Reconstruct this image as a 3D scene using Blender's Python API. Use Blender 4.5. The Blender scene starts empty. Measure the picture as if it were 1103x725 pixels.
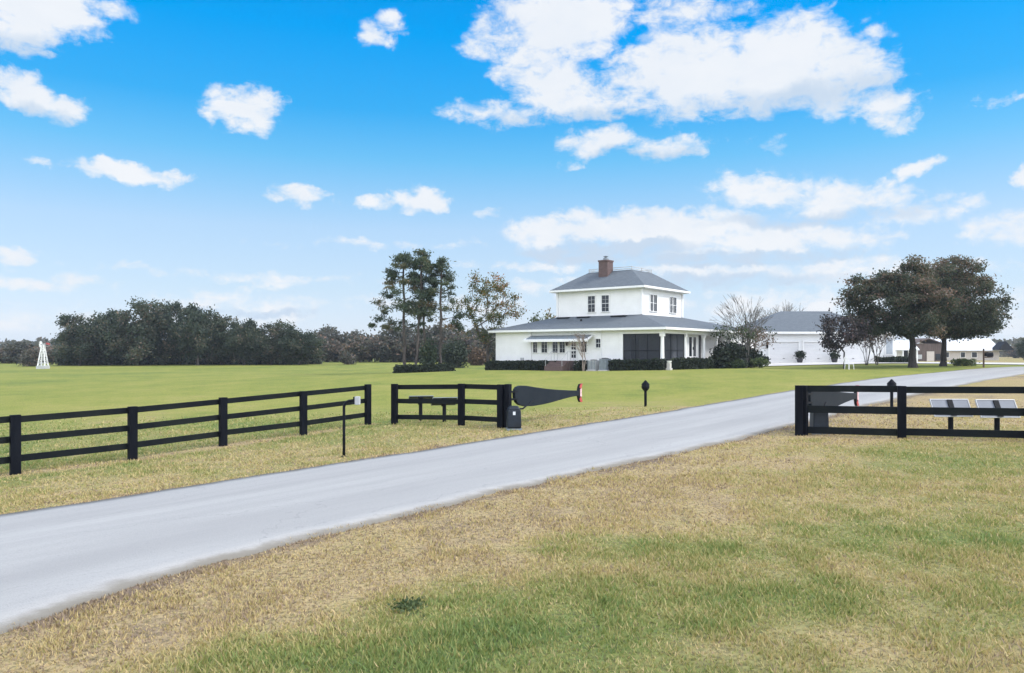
import bpy, bmesh, math, random
import numpy as np
from mathutils import Vector, Matrix

R = math.radians
sc = bpy.context.scene
col = sc.collection

# ------------------------------------------------------------------ camera
FPX, CX, HY, CAMZ = 797.0, 551.5, 378.0, 2.4       # focal length and horizon of the photograph (1103 px wide), eye height
cam = bpy.data.cameras.new('camera')
cam.sensor_width = 36.0
cam.lens = 36.0 * FPX / 1103.0
cam.shift_y = (HY - 362.5) / 1103.0
cam.clip_start = 0.1
cam.clip_end = 12000.0
camo = bpy.data.objects.new('camera', cam)
camo.location = (0, 0, CAMZ)
camo.rotation_euler = (R(90), 0, 0)
col.objects.link(camo)
sc.camera = camo

# ------------------------------------------------------------------ light and exposure
SUN_AZ, SUN_EL = R(101), R(44)                      # to the right of the view direction, above the horizon
sun = bpy.data.lights.new('sun', 'SUN')
sun.energy = 2.6
sun.angle = R(14)
sun.color = (1.0, 0.95, 0.87)
suno = bpy.data.objects.new('sun', sun)
sd = Vector((math.sin(SUN_AZ) * math.cos(SUN_EL), math.cos(SUN_AZ) * math.cos(SUN_EL), math.sin(SUN_EL)))
suno.rotation_euler = sd.to_track_quat('Z', 'Y').to_euler()
suno.location = (40, 10, 60)
col.objects.link(suno)
sc.view_settings.view_transform = 'Standard'
sc.view_settings.look = 'None'
sc.view_settings.exposure = 0.4
sc.view_settings.gamma = 1.0
sc.view_settings.use_curve_mapping = False
sc.cycles.use_denoising = True
sc.cycles.max_bounces = 6
sc.cycles.transparent_max_bounces = 8

# ------------------------------------------------------------------ sky
world = bpy.data.worlds.new('World')
sc.world = world
world.use_nodes = True


class NT:
    """small helper to write node graphs"""
    def __init__(s, tree):
        s.t = tree
        s.n = tree.nodes
        s.l = tree.links

    def node(s, kind, **kw):
        n = s.n.new(kind)
        for k, v in kw.items():
            setattr(n, k, v)
        return n

    def put(s, sock, v):
        if hasattr(v, 'links'):
            s.l.new(v, sock)
        else:
            sock.default_value = v

    def math(s, op, a, b=0.0, c=0.0, clamp=False):
        n = s.node('ShaderNodeMath', operation=op, use_clamp=clamp)
        s.put(n.inputs[0], a)
        s.put(n.inputs[1], b)
        s.put(n.inputs[2], c)
        return n.outputs[0]

    def step(s, x, lo, hi, a=0.0, b=1.0):
        n = s.node('ShaderNodeMapRange', interpolation_type='SMOOTHSTEP')
        s.put(n.inputs[0], x)
        s.put(n.inputs[1], lo)
        s.put(n.inputs[2], hi)
        s.put(n.inputs[3], a)
        s.put(n.inputs[4], b)
        return n.outputs[0]

    def mix(s, f, a, b, blend='MIX'):
        n = s.node('ShaderNodeMix', data_type='RGBA', blend_type=blend)
        s.put(n.inputs[0], f)
        for i, v in ((6, a), (7, b)):
            s.put(n.inputs[i], v if hasattr(v, 'links') else (*v[:3], 1))
        return n.outputs[2]

    def noise(s, vec, scale, detail=3.0, rough=0.5, dist=0.0):
        n = s.node('ShaderNodeTexNoise')
        if vec is not None:
            s.put(n.inputs['Vector'], vec)
        n.inputs['Scale'].default_value = scale
        n.inputs['Detail'].default_value = detail
        n.inputs['Roughness'].default_value = rough
        n.inputs['Distortion'].default_value = dist
        return n

    def ramp(s, f, stops, interp='LINEAR'):
        n = s.node('ShaderNodeValToRGB')
        n.color_ramp.interpolation = interp
        e = n.color_ramp.elements
        while len(e) < len(stops):
            e.new(0.5)
        for i, (p, c) in enumerate(stops):
            e[i].position = p
            e[i].color = (*c[:3], 1)
        s.put(n.inputs[0], f)
        return n.outputs[0]


# cloud banks by bearing and height: px, py, half width, half height, fullness (measured on the photograph's grid)
CLOUDS = [
    (605, 22, 62, 42, 1.5), (585, 84, 52, 38, 1.4), (528, 122, 55, 13, 0.8), (528, 36, 30, 20, 0.9), (650, 112, 75, 18, 1.2),
    (740, 80, 85, 46, 1.5), (830, 68, 85, 48, 1.6), (900, 92, 70, 34, 1.3), (958, 118, 40, 18, 1.0), (975, 134, 26, 9, 0.8),
    (735, 10, 52, 14, 0.9), (700, 42, 22, 15, 0.5), (925, 45, 32, 8, 0.6), (648, 156, 48, 16, 1.3), (725, 160, 46, 12, 1.0),
    (612, 177, 9, 5, 0.4), (833, 157, 17, 8, 0.35), (998, 181, 24, 9, 1.0), (1097, 192, 15, 14, 1.4), (1082, 107, 20, 4, 0.4),
    (825, 205, 62, 19, 1.0), (920, 214, 75, 20, 1.1), (985, 230, 55, 13, 0.9), (618, 247, 65, 18, 1.3), (720, 250, 110, 22, 1.5),
    (845, 256, 95, 18, 1.2), (650, 268, 88, 13, 1.15), (790, 276, 130, 10, 0.9), (720, 303, 120, 8, 0.5), (940, 256, 32, 9, 0.7), (780, 292, 120, 13, 1.0), (880, 292, 90, 15, 0.8), (1082, 250, 50, 18, 1.0),
    (45, 18, 72, 28, 1.4), (28, 48, 44, 22, 1.3), (25, 102, 50, 19, 1.3), (70, 117, 36, 13, 1.1), (125, 10, 18, 9, 0.3),
    (270, 118, 40, 23, 1.3), (398, 43, 18, 14, 1.0), (415, 28, 14, 12, 0.7), (132, 184, 55, 10, 1.0), (50, 177, 22, 6, 0.6),
    (180, 188, 22, 8, 0.9), (318, 211, 38, 11, 1.2), (452, 216, 28, 12, 1.3), (398, 216, 22, 6, 0.6), (522, 230, 14, 5, 0.3),
    (12, 272, 36, 9, 0.9), (50, 306, 95, 10, 0.7), (250, 330, 150, 12, 0.45), (1060, 320, 80, 14, 0.6), (590, 310, 60, 10, 0.5),
    (900, 325, 260, 14, 0.5), (420, 262, 90, 4, 0.35), (180, 292, 130, 4, 0.35), (330, 300, 120, 5, 0.35), (560, 285, 60, 5, 0.45), (1000, 292, 90, 6, 0.5), (480, 325, 110, 6, 0.4), (60, 345, 260, 12, 0.5), (1110, 345, 60, 18, 0.6),
]
GREY_BASES = [(645, 271, 95, 10, 1.6), (800, 279, 135, 8, 1.2), (760, 304, 130, 8, 0.8), (260, 336, 110, 5, 0.7), (880, 236, 110, 8, 0.6),
              (850, 110, 110, 14, 0.5), (640, 130, 110, 9, 0.5), (690, 170, 60, 7, 0.6), (60, 128, 50, 8, 0.5), (30, 60, 50, 12, 0.4)]


def build_world():
    g = NT(world.node_tree)
    g.n.clear()
    out = g.node('ShaderNodeOutputWorld')
    sky = g.node('ShaderNodeTexSky', sky_type='NISHITA')
    sky.sun_disc = False
    sky.sun_elevation = SUN_EL
    sky.sun_rotation = SUN_AZ
    sky.air_density = 1.0
    sky.dust_density = 0.6
    sky.ozone_density = 2.0
    tc = g.node('ShaderNodeTexCoord')
    dirv = tc.outputs['Generated']
    sep = g.node('ShaderNodeSeparateXYZ')
    g.l.new(dirv, sep.inputs[0])
    x, y, z = sep.outputs
    az = g.math('ARCTAN2', x, y)
    el = g.math('ARCSINE', z)
    # deep saturated blue overhead, paler towards the horizon: a grade of the Nishita sky by height
    elr = g.math('MULTIPLY', el, 2.0, clamp=True)
    vs = g.node('ShaderNodeVectorMath', operation='SCALE')
    g.l.new(g.mix(1.0, sky.outputs[0], g.ramp(elr, SKY_TINT), 'MULTIPLY'), vs.inputs[0])
    vs.inputs['Scale'].default_value = 3.0
    vg = g.node('ShaderNodeVectorMath', operation='SCALE')
    g.l.new(g.ramp(elr, SKY_GRADE), vg.inputs[0])
    vg.inputs['Scale'].default_value = 7.6
    skyc = g.mix(0.75, vs.outputs[0], vg.outputs[0])
    # clouds
    w1 = g.noise(dirv, 7.0, 6.0, 0.62)
    wsep = g.node('ShaderNodeSeparateColor')
    g.l.new(w1.outputs['Color'], wsep.inputs[0])
    w2 = g.noise(dirv, 26.0, 5.0, 0.6)
    w2s = g.node('ShaderNodeSeparateColor')
    g.l.new(w2.outputs['Color'], w2s.inputs[0])
    azw = g.math('ADD', az, g.math('MULTIPLY_ADD', wsep.outputs[0], 0.10, -0.05))
    azw = g.math('ADD', azw, g.math('MULTIPLY_ADD', w2s.outputs[0], 0.05, -0.025))
    elw = g.math('ADD', el, g.math('MULTIPLY_ADD', wsep.outputs[1], 0.05, -0.025))
    elw = g.math('ADD', elw, g.math('MULTIPLY_ADD', w2s.outputs[1], 0.03, -0.015))

    def bank(lst):
        acc = None
        for (px, py, rx, ry, k) in lst:
            ca = math.atan((px - CX) / FPX)
            ce = math.atan((HY - py) / FPX * math.cos(ca))
            ra, re = rx / FPX * math.cos(ca) ** 2 * 1.12, ry / FPX * math.cos(ca) * 1.15
            dx = g.math('MULTIPLY_ADD', azw, 1 / ra, -ca / ra)
            dy = g.math('MULTIPLY_ADD', elw, 1 / re, -ce / re)
            q = g.math('MULTIPLY', dx, dx)
            q = g.math('MULTIPLY_ADD', dy, dy, q)
            f = g.math('MULTIPLY_ADD', q, -k, k)
            acc = f if acc is None else g.math('SMOOTH_MAX', acc, f, 0.25)
        return acc
    f = bank(CLOUDS)
    mpv = g.node('ShaderNodeMapping')
    mpv.inputs['Scale'].default_value = (1, 1, 1.8)
    g.l.new(dirv, mpv.inputs[0])
    fine = g.noise(mpv.outputs[0], 30.0, 7.0, 0.62, 0.3)
    mid = g.noise(mpv.outputs[0], 10.0, 5.0, 0.6)
    fb = g.math('MULTIPLY_ADD', fine.outputs[0], 3.2, -1.6)
    fb = g.math('ADD', fb, g.math('MULTIPLY_ADD', mid.outputs[0], 2.2, -1.1))
    dens = g.math('ADD', f, fb)
    dens = g.step(dens, -0.2, 1.15)
    # unseen sky: broken cloud overhead, at the sides and behind, added for fill light
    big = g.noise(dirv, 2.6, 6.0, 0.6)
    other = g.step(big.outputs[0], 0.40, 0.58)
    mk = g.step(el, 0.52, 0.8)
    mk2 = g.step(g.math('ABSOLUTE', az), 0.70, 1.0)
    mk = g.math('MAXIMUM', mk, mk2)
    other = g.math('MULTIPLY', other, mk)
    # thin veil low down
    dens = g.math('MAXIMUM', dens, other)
    dens = g.math('MULTIPLY', dens, g.step(el, 0.0, 0.03))
    shade = g.step(g.math('ADD', bank(GREY_BASES), g.math('MULTIPLY_ADD', fine.outputs[0], 0.8, -0.4)), -0.4, 0.7)
    cw = g.mix(g.math('MULTIPLY', shade, 0.95), CLOUD_WHITE, CLOUD_GREY)
    cw = g.mix(g.step(mid.outputs[0], 0.35, 0.7, 0.18, 0.0), cw, CLOUD_GREY)
    cw = g.mix(mk, cw, CLOUD_OVER)
    cw = g.mix(mk2, cw, FILL_CLOUD_BEHIND)
    b1 = g.node('ShaderNodeBackground')
    g.l.new(skyc, b1.inputs[0])
    b1.inputs[1].default_value = SKY_STRENGTH
    b2 = g.node('ShaderNodeBackground')
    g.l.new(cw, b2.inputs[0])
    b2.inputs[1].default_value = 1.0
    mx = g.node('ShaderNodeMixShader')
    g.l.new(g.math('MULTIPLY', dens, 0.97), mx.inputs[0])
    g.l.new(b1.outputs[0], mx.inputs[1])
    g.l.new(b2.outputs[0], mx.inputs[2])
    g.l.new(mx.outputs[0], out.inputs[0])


SKY_STRENGTH = 0.1
SKY_TINT = [(0.0, (0.37, 0.42, 0.6)), (0.05, (0.37, 0.40, 0.56)), (0.16, (0.37, 0.37, 0.42)), (0.32, (0.40, 0.40, 0.42)), (0.5, (0.18, 0.40, 0.47)),
            (0.62, (0.06, 0.37, 0.5)), (0.8, (0.0, 0.42, 0.6)), (1.0, (0.0, 0.4, 0.6))]
SKY_GRADE = [(0.0, (0.72, 0.81, 0.91)), (0.05, (0.73, 0.82, 0.92)), (0.16, (0.617, 0.80, 0.97)), (0.32, (0.485, 0.73, 1.0)), (0.5, (0.171, 0.578, 0.98)),
             (0.62, (0.045, 0.456, 0.97)), (0.8, (0.0, 0.38, 0.97)), (1.0, (0.0, 0.28, 0.85))]
CLOUD_WHITE = (0.69, 0.71, 0.74)
CLOUD_GREY = (0.44, 0.535, 0.655)
CLOUD_OVER = (1.2, 1.22, 1.28)
FILL_CLOUD_BEHIND = (2.25, 2.3, 2.42)  # unseen cloud added, bright and bluish, to fill the house front
build_world()
try:
    world.cycles.sampling_method = 'MANUAL'
    world.cycles.sample_map_resolution = 1024
except Exception:
    pass

# ------------------------------------------------------------------ ground shape
CTRL = []                                           # px, py, distance -> height of the ground there


def _c(px, py, d):
    CTRL.append(((px - CX) / FPX * d, d, CAMZ - (py - HY) * d / FPX))


for a in [(713, 398.3, 61.5), (530, 401, 76), (655, 399.5, 66), (759, 397.3, 67), (790, 395.5, 76), (815, 391.8, 84), (960, 391.2, 83),
          (983, 396, 62), (1015, 394.5, 65), (457, 401, 72), (524, 398, 74), (50, 397, 105), (200, 393.5, 118), (420, 391.5, 130),
          (1103, 395.6, 66), (1103, 403.5, 52), (695, 438, 29.9), (370, 493, 17.3), (16, 512, 16.5), (143, 495.5, 18.1), (240, 480.7, 20.6),
          (327, 468.5, 22.1), (396, 458.3, 24.5), (425, 456, 24.3), (539, 460.6, 22.3), (860, 470, 19.5), (971, 472.5, 18.6), (940, 391, 84)]:
    _c(*a)
CTRL += [(0, 0, 0), (0, 7, 0), (-6, 8, -0.2), (6, 8, 0.08), (-40, 40, -0.5), (-60, 75, -0.35), (30, 15, 0.4), (35, 32, 0.6), (-20, 5, -0.4),
         (20, 0, 0.2), (0, -25, 0), (-25, -25, -0.2), (30, -25, 0.2)]
for k in range(12):
    t = k / 12 * 2 * math.pi
    CTRL.append((220 * math.sin(t), 220 * math.cos(t), 0.1))
_P = np.array(CTRL)
_MQ = 7.0


def _phi(d2):
    return np.sqrt(d2 + _MQ * _MQ)


def _fit():
    n = len(_P)
    d2 = ((_P[:, None, :2] - _P[None, :, :2]) ** 2).sum(-1)
    A = np.zeros((n + 1, n + 1))
    A[:n, :n] = _phi(d2) - np.eye(n) * 0.35
    A[:n, n] = A[n, :n] = 1
    b = np.zeros(n + 1)
    b[:n] = _P[:, 2]
    return np.linalg.solve(A, b)


_W = _fit()


def gz_arr(x, y):
    x = np.asarray(x, float)
    y = np.asarray(y, float)
    z = np.full(x.shape, _W[-1])
    for (px, py, _), w in zip(_P, _W[:-1]):
        z += w * np.sqrt((x - px) ** 2 + (y - py) ** 2 + _MQ * _MQ)
    r = np.hypot(x, y)
    t = np.clip((r - 150) / 60, 0, 1)
    t = t * t * (3 - 2 * t)
    return z * (1 - t) + 0.1 * t


def gz(x, y):
    return float(gz_arr(np.array([x]), np.array([y]))[0])


def at(px, d):
    """a ground point on the bearing of a photograph column at distance d"""
    x = (px - CX) / FPX * d
    return Vector((x, d, gz(x, d)))


def hit(px, py):
    """the ground point seen at a photograph pixel"""
    d = 20.0
    for _ in range(60):
        x = (px - CX) / FPX * d
        nd = (CAMZ - gz(x, d)) * FPX / (py - HY)
        d = 0.5 * d + 0.5 * min(max(nd, 3), 300)
    return ((px - CX) / FPX * d, d)


# ------------------------------------------------------------------ numpy value noise (for lawn colour patches)
def _hash(ix, iy, s):
    h = (ix.astype(np.int64) * 374761393 + iy.astype(np.int64) * 668265263 + s * 974711) & 0x7fffffff
    h = ((h ^ (h >> 13)) * 1274126177) & 0x7fffffff
    return ((h ^ (h >> 16)) & 0xffff) / 65535.0


def vnoise(x, y, s=0):
    ix, iy = np.floor(x), np.floor(y)
    fx, fy = x - ix, y - iy
    fx = fx * fx * (3 - 2 * fx)
    fy = fy * fy * (3 - 2 * fy)
    a, b = _hash(ix, iy, s), _hash(ix + 1, iy, s)
    c, d = _hash(ix, iy + 1, s), _hash(ix + 1, iy + 1, s)
    return (a * (1 - fx) + b * fx) * (1 - fy) + (c * (1 - fx) + d * fx) * fy


def fbm(x, y, sc_, s=0, o=4):
    v = np.zeros_like(x)
    amp, tot = 1.0, 0.0
    for k in range(o):
        v += amp * vnoise(x / sc_ * 2 ** k + 13.7 * k, y / sc_ * 2 ** k + 7.1 * k, s + k)
        tot += amp
        amp *= 0.55
    return v / tot


def sstep(x, a, b):
    t = np.clip((x - a) / (b - a), 0, 1)
    return t * t * (3 - 2 * t)


# ------------------------------------------------------------------ materials
def mat(name, color, rough=0.7, var=0.0, vscale=3.0, bump=0.0, bscale=40.0, spec=0.3, metal=0.0, stretch=None, second=None):
    m = bpy.data.materials.new(name)
    m.use_nodes = True
    g = NT(m.node_tree)
    p = g.n['Principled BSDF']
    p.inputs['Roughness'].default_value = rough
    p.inputs['Metallic'].default_value = metal
    p.inputs['Specular IOR Level'].default_value = spec
    tc = g.node('ShaderNodeTexCoord')
    vec = tc.outputs['Object']
    if stretch:
        mp = g.node('ShaderNodeMapping')
        mp.inputs['Scale'].default_value = stretch
        g.l.new(vec, mp.inputs[0])
        vec = mp.outputs[0]
    n = g.noise(vec, vscale, 5.0, 0.6)
    c2 = second or tuple(c * (1 - var) for c in color)
    c1 = color if second else tuple(min(1, c * (1 + var * 0.6)) for c in color)
    cc = g.mix(g.step(n.outputs[0], 0.3, 0.7), c1, c2)
    g.l.new(cc, p.inputs['Base Color'])
    if bump:
        nb = g.noise(vec, bscale, 3.0, 0.6)
        b = g.node('ShaderNodeBump')
        b.inputs['Strength'].default_value = bump
        b.inputs['Distance'].default_value = 0.02
        g.l.new(nb.outputs[0], b.inputs['Height'])
        g.l.new(b.outputs[0], p.inputs['Normal'])
    return m


def leaf_mat(name, stops, trans=0.35, tint=1.3):
    """leaves: colour varies per leaf (attribute 'var'); light passes through a little"""
    m = bpy.data.materials.new(name)
    m.use_nodes = True
    g = NT(m.node_tree)
    g.n.clear()
    out = g.node('ShaderNodeOutputMaterial')
    a = g.node('ShaderNodeAttribute', attribute_name='var')
    c = g.ramp(a.outputs['Fac'], stops)
    d = g.node('ShaderNodeBsdfPrincipled')
    d.inputs['Roughness'].default_value = 0.6
    d.inputs['Specular IOR Level'].default_value = 0.25
    g.l.new(c, d.inputs['Base Color'])
    t = g.node('ShaderNodeBsdfTranslucent')
    g.l.new(g.mix(1.0, c, (tint, tint, tint * 0.7), 'MULTIPLY'), t.inputs[0])
    mx = g.node('ShaderNodeMixShader')
    mx.inputs[0].default_value = trans
    g.l.new(d.outputs[0], mx.inputs[1])
    g.l.new(t.outputs[0], mx.inputs[2])
    g.l.new(mx.outputs[0], out.inputs[0])
    return m


def siding_mat(name, color, pitch=0.16):
    m = mat(name, color, 0.55, 0.05, 0.8, spec=0.3)
    g = NT(m.node_tree)
    p = g.n['Principled BSDF']
    tc = g.node('ShaderNodeTexCoord')
    s = g.node('ShaderNodeSeparateXYZ')
    g.l.new(tc.outputs['Object'], s.inputs[0])
    saw = g.math('FRACT', g.math('MULTIPLY', s.outputs[2], 1 / pitch))
    b = g.node('ShaderNodeBump')
    b.inputs['Strength'].default_value = 0.5
    b.inputs['Distance'].default_value = 0.015
    b.invert = True
    g.l.new(saw, b.inputs['Height'])
    g.l.new(b.outputs[0], p.inputs['Normal'])
    return m


def shingle_mat(name, c1, c2, c3):
    m = bpy.data.materials.new(name)
    m.use_nodes = True
    g = NT(m.node_tree)
    p = g.n['Principled BSDF']
    p.inputs['Roughness'].default_value = 0.8
    uv = g.node('ShaderNodeTexCoord').outputs['UV']
    br = g.node('ShaderNodeTexBrick')
    g.l.new(uv, br.inputs['Vector'])
    br.inputs['Scale'].default_value = 1.0
    br.inputs['Brick Width'].default_value = 0.33
    br.inputs['Row Height'].default_value = 0.15
    br.inputs['Mortar Size'].default_value = 0.012
    br.inputs['Color1'].default_value = (*c1, 1)
    br.inputs['Color2'].default_value = (*c2, 1)
    br.inputs['Mortar'].default_value = (*c3, 1)
    n = g.noise(uv, 0.6, 5, 0.65)
    c = g.mix(g.step(n.outputs[0], 0.35, 0.7, 0.0, 0.45), br.outputs[0], c2)
    n2 = g.noise(uv, 9.0, 3, 0.6)
    c = g.mix(g.step(n2.outputs[0], 0.4, 0.65, 0.0, 0.4), c, c1)
    g.l.new(c, p.inputs['Base Color'])
    b = g.node('ShaderNodeBump')
    b.inputs['Strength'].default_value = 0.5
    b.inputs['Distance'].default_value = 0.02
    g.l.new(br.outputs['Fac'], b.inputs['Height'])
    b.invert = True
    g.l.new(b.outputs[0], p.inputs['Normal'])
    return m


def brick_mat(name):
    m = bpy.data.materials.new(name)
    m.use_nodes = True
    g = NT(m.node_tree)
    p = g.n['Principled BSDF']
    p.inputs['Roughness'].default_value = 0.85
    uv = g.node('ShaderNodeTexCoord').outputs['UV']
    br = g.node('ShaderNodeTexBrick')
    g.l.new(uv, br.inputs['Vector'])
    br.inputs['Scale'].default_value = 1.0
    br.inputs['Brick Width'].default_value = 0.22
    br.inputs['Row Height'].default_value = 0.075
    br.inputs['Mortar Size'].default_value = 0.008
    br.inputs['Color1'].default_value = (0.105, 0.06, 0.055, 1)
    br.inputs['Color2'].default_value = (0.07, 0.036, 0.036, 1)
    br.inputs['Mortar'].default_value = (0.15, 0.125, 0.12, 1)
    g.l.new(br.outputs[0], p.inputs['Base Color'])
    return m


M = {}
M['white'] = siding_mat('white_siding', (0.80, 0.80, 0.80))
M['trim'] = mat('white_trim_paint', (0.80, 0.80, 0.80), 0.5, 0.04)
M['door_white'] = mat('white_door_paint', (0.70, 0.70, 0.71), 0.45, 0.03)
M['shingle'] = shingle_mat('grey_shingles', (0.118, 0.138, 0.158), (0.083, 0.098, 0.115), (0.043, 0.05, 0.06))
M['brick'] = brick_mat('red_brick')
M['glass'] = mat('dark_window_glass', (0.012, 0.017, 0.026), 0.08, 0.3, 1.0, spec=0.5)
M['black'] = mat('black_fence_paint', (0.0025, 0.0035, 0.007), 0.55, 0.5, 1.6, 0.3, 30, 0.06, stretch=(3, 3, 0.6), second=(0.007, 0.0085, 0.013))
M['blackrail'] = mat('black_rail_paint', (0.004, 0.006, 0.010), 0.6, 0.5, 0.7, 0.3, 25, 0.06, second=(0.011, 0.014, 0.014))
M['gate'] = mat('dark_grey_gate_paint', (0.009, 0.014, 0.021), 0.6, 0.35, 1.3, 0.15, 20, 0.12, second=(0.014, 0.019, 0.026))
M['bin'] = mat('dark_blue_grey_housing', (0.010, 0.016, 0.026), 0.45, 0.4, 3, spec=0.3)
M['red'] = mat('red_reflector_paint', (0.42, 0.06, 0.06), 0.4, 0.2, 8)
M['pink'] = mat('faded_pink_paint', (0.66, 0.44, 0.46), 0.5, 0.15, 8)
M['label'] = mat('pale_sticker', (0.6, 0.63, 0.67), 0.5, 0.1)
M['alu'] = mat('brushed_aluminium', (0.5, 0.51, 0.53), 0.4, 0.05, spec=0.4, metal=0.3)
M['sky_sheen'] = mat('panel_face_sky_sheen', (0.20, 0.215, 0.25), 0.5, 0.1, 2.0)  # sky reflection on the cell face, painted as a flat pale colour
M['cell'] = mat('blue_black_solar_cells', (0.012, 0.016, 0.035), 0.15, 0.2, 8, spec=0.5)
M['grey_metal'] = mat('grey_painted_metal', (0.20, 0.23, 0.26), 0.5, 0.2, 4)
M['pale_metal'] = mat('pale_painted_metal', (0.42, 0.43, 0.44), 0.5, 0.12, 4)
M['dark_metal'] = mat('dark_metal', (0.006, 0.0075, 0.011), 0.55, 0.3, spec=0.12)
M['concrete'] = mat('pale_concrete', (0.50, 0.48, 0.46), 0.85, 0.12, 0.7, 0.2, 60)
M['bark'] = mat('grey_brown_bark', (0.095, 0.082, 0.075), 0.9, 0.5, 3, 0.8, 14, 0.1, stretch=(3, 3, 0.6))
M['bark_dark'] = mat('dark_bark', (0.05, 0.045, 0.045), 0.9, 0.4, 3, 0.8, 14, 0.1, stretch=(3, 3, 0.6))
M['bark_pale'] = mat('pale_smooth_bark', (0.28, 0.23, 0.20), 0.8, 0.3, 3, 0.3, 14, 0.1, stretch=(3, 3, 0.6))
M['metal_roof'] = mat('pale_metal_roof', (0.62, 0.64, 0.67), 0.4, 0.08, 0.5, spec=0.4)
M['brown_board'] = mat('weathered_brown_boards', (0.115, 0.085, 0.075), 0.85, 0.4, 1.5, stretch=(4, 4, 0.3))
M['beige_wall'] = mat('beige_wall_paint', (0.52, 0.47, 0.43), 0.7, 0.08)
M['rust_red'] = mat('rusty_red_roof', (0.30, 0.07, 0.05), 0.6, 0.25)
M['clay'] = mat('dark_glazed_pot', (0.05, 0.05, 0.06), 0.4, 0.3)
M['wood'] = mat('brown_timber_post', (0.09, 0.06, 0.045), 0.8, 0.3, 4)

M['oak_leaf'] = leaf_mat('oak_leaves', [(0.0, (0.0297, 0.0432, 0.0324)), (0.45, (0.0607, 0.0756, 0.0486)), (0.72, (0.1215, 0.0972, 0.0743)), (1.0, (0.2025, 0.135, 0.108))])
M['grove_leaf'] = leaf_mat('grove_leaves', [(0.0, (0.026, 0.042, 0.031)), (0.5, (0.058, 0.076, 0.05)), (0.8, (0.105, 0.098, 0.072)), (1.0, (0.175, 0.135, 0.105))])
M['pine_needle'] = leaf_mat('pine_needles', [(0.0, (0.035, 0.055, 0.0375)), (0.5, (0.075, 0.1025, 0.06)), (0.85, (0.1375, 0.1313, 0.075)), (1.0, (0.1875, 0.125, 0.075))])
M['maple_leaf'] = leaf_mat('turning_leaves', [(0.0, (0.036, 0.0576, 0.024)), (0.45, (0.096, 0.114, 0.042)), (0.7, (0.204, 0.132, 0.048)), (1.0, (0.312, 0.132, 0.054))])
M['hedge_leaf'] = leaf_mat('hedge_leaves', [(0.0, (0.0092, 0.0149, 0.0103)), (0.6, (0.0207, 0.0322, 0.0196)), (1.0, (0.0437, 0.0575, 0.0322))], 0.15)
M['shrub_leaf'] = leaf_mat('shrub_leaves', [(0.0, (0.016, 0.03, 0.015)), (0.6, (0.045, 0.07, 0.03)), (1.0, (0.10, 0.13, 0.05))], 0.25)
M['brown_leaf'] = leaf_mat('dry_brown_leaves', [(0.0, (0.07, 0.05, 0.04)), (0.5, (0.15, 0.10, 0.07)), (1.0, (0.27, 0.17, 0.11))], 0.3)
M['purple_leaf'] = leaf_mat('dull_purple_leaves', [(0.0, (0.0252, 0.0252, 0.028)), (0.5, (0.056, 0.0476, 0.0532)), (1.0, (0.154, 0.098, 0.098))], 0.3)
M['wood_leaf'] = leaf_mat('distant_wood_leaves', [(0.0, (0.0455, 0.0546, 0.0468)), (0.5, (0.0975, 0.0975, 0.0845)), (0.8, (0.143, 0.117, 0.104)), (1.0, (0.247, 0.1625, 0.1235))])


def screen_mat():
    m = bpy.data.materials.new('insect_screen_mesh')
    m.use_nodes = True
    g = NT(m.node_tree)
    p = g.n['Principled BSDF']
    p.inputs['Base Color'].default_value = (0.012, 0.016, 0.024, 1)
    p.inputs['Roughness'].default_value = 0.6
    out = g.n['Material Output']
    t = g.node('ShaderNodeBsdfTransparent')
    t.inputs[0].default_value = (0.9, 0.93, 1, 1)
    mx = g.node('ShaderNodeMixShader')
    mx.inputs[0].default_value = 0.62
    g.l.new(t.outputs[0], mx.inputs[1])
    g.l.new(p.outputs[0], mx.inputs[2])
    g.l.new(mx.outputs[0], out.inputs[0])
    return m


M['screen'] = screen_mat()


# ------------------------------------------------------------------ object helpers
def tag(o, label=None, cat=None, group=None, kind=None):
    if label:
        o['label'] = label
    if cat:
        o['category'] = cat
    if group:
        o['group'] = group
    if kind:
        o['kind'] = kind
    return o


def empty(name, loc, rz=0.0):
    o = bpy.data.objects.new(name, None)
    o.empty_display_size = 0.3
    o.location = loc
    o.rotation_euler = (0, 0, rz)
    col.objects.link(o)
    return o


def copy_tree(o, parent=None):
    c = o.copy()
    col.objects.link(c)
    c.parent = parent
    for ch in list(o.children):
        copy_tree(ch, c)
    return c


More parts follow.
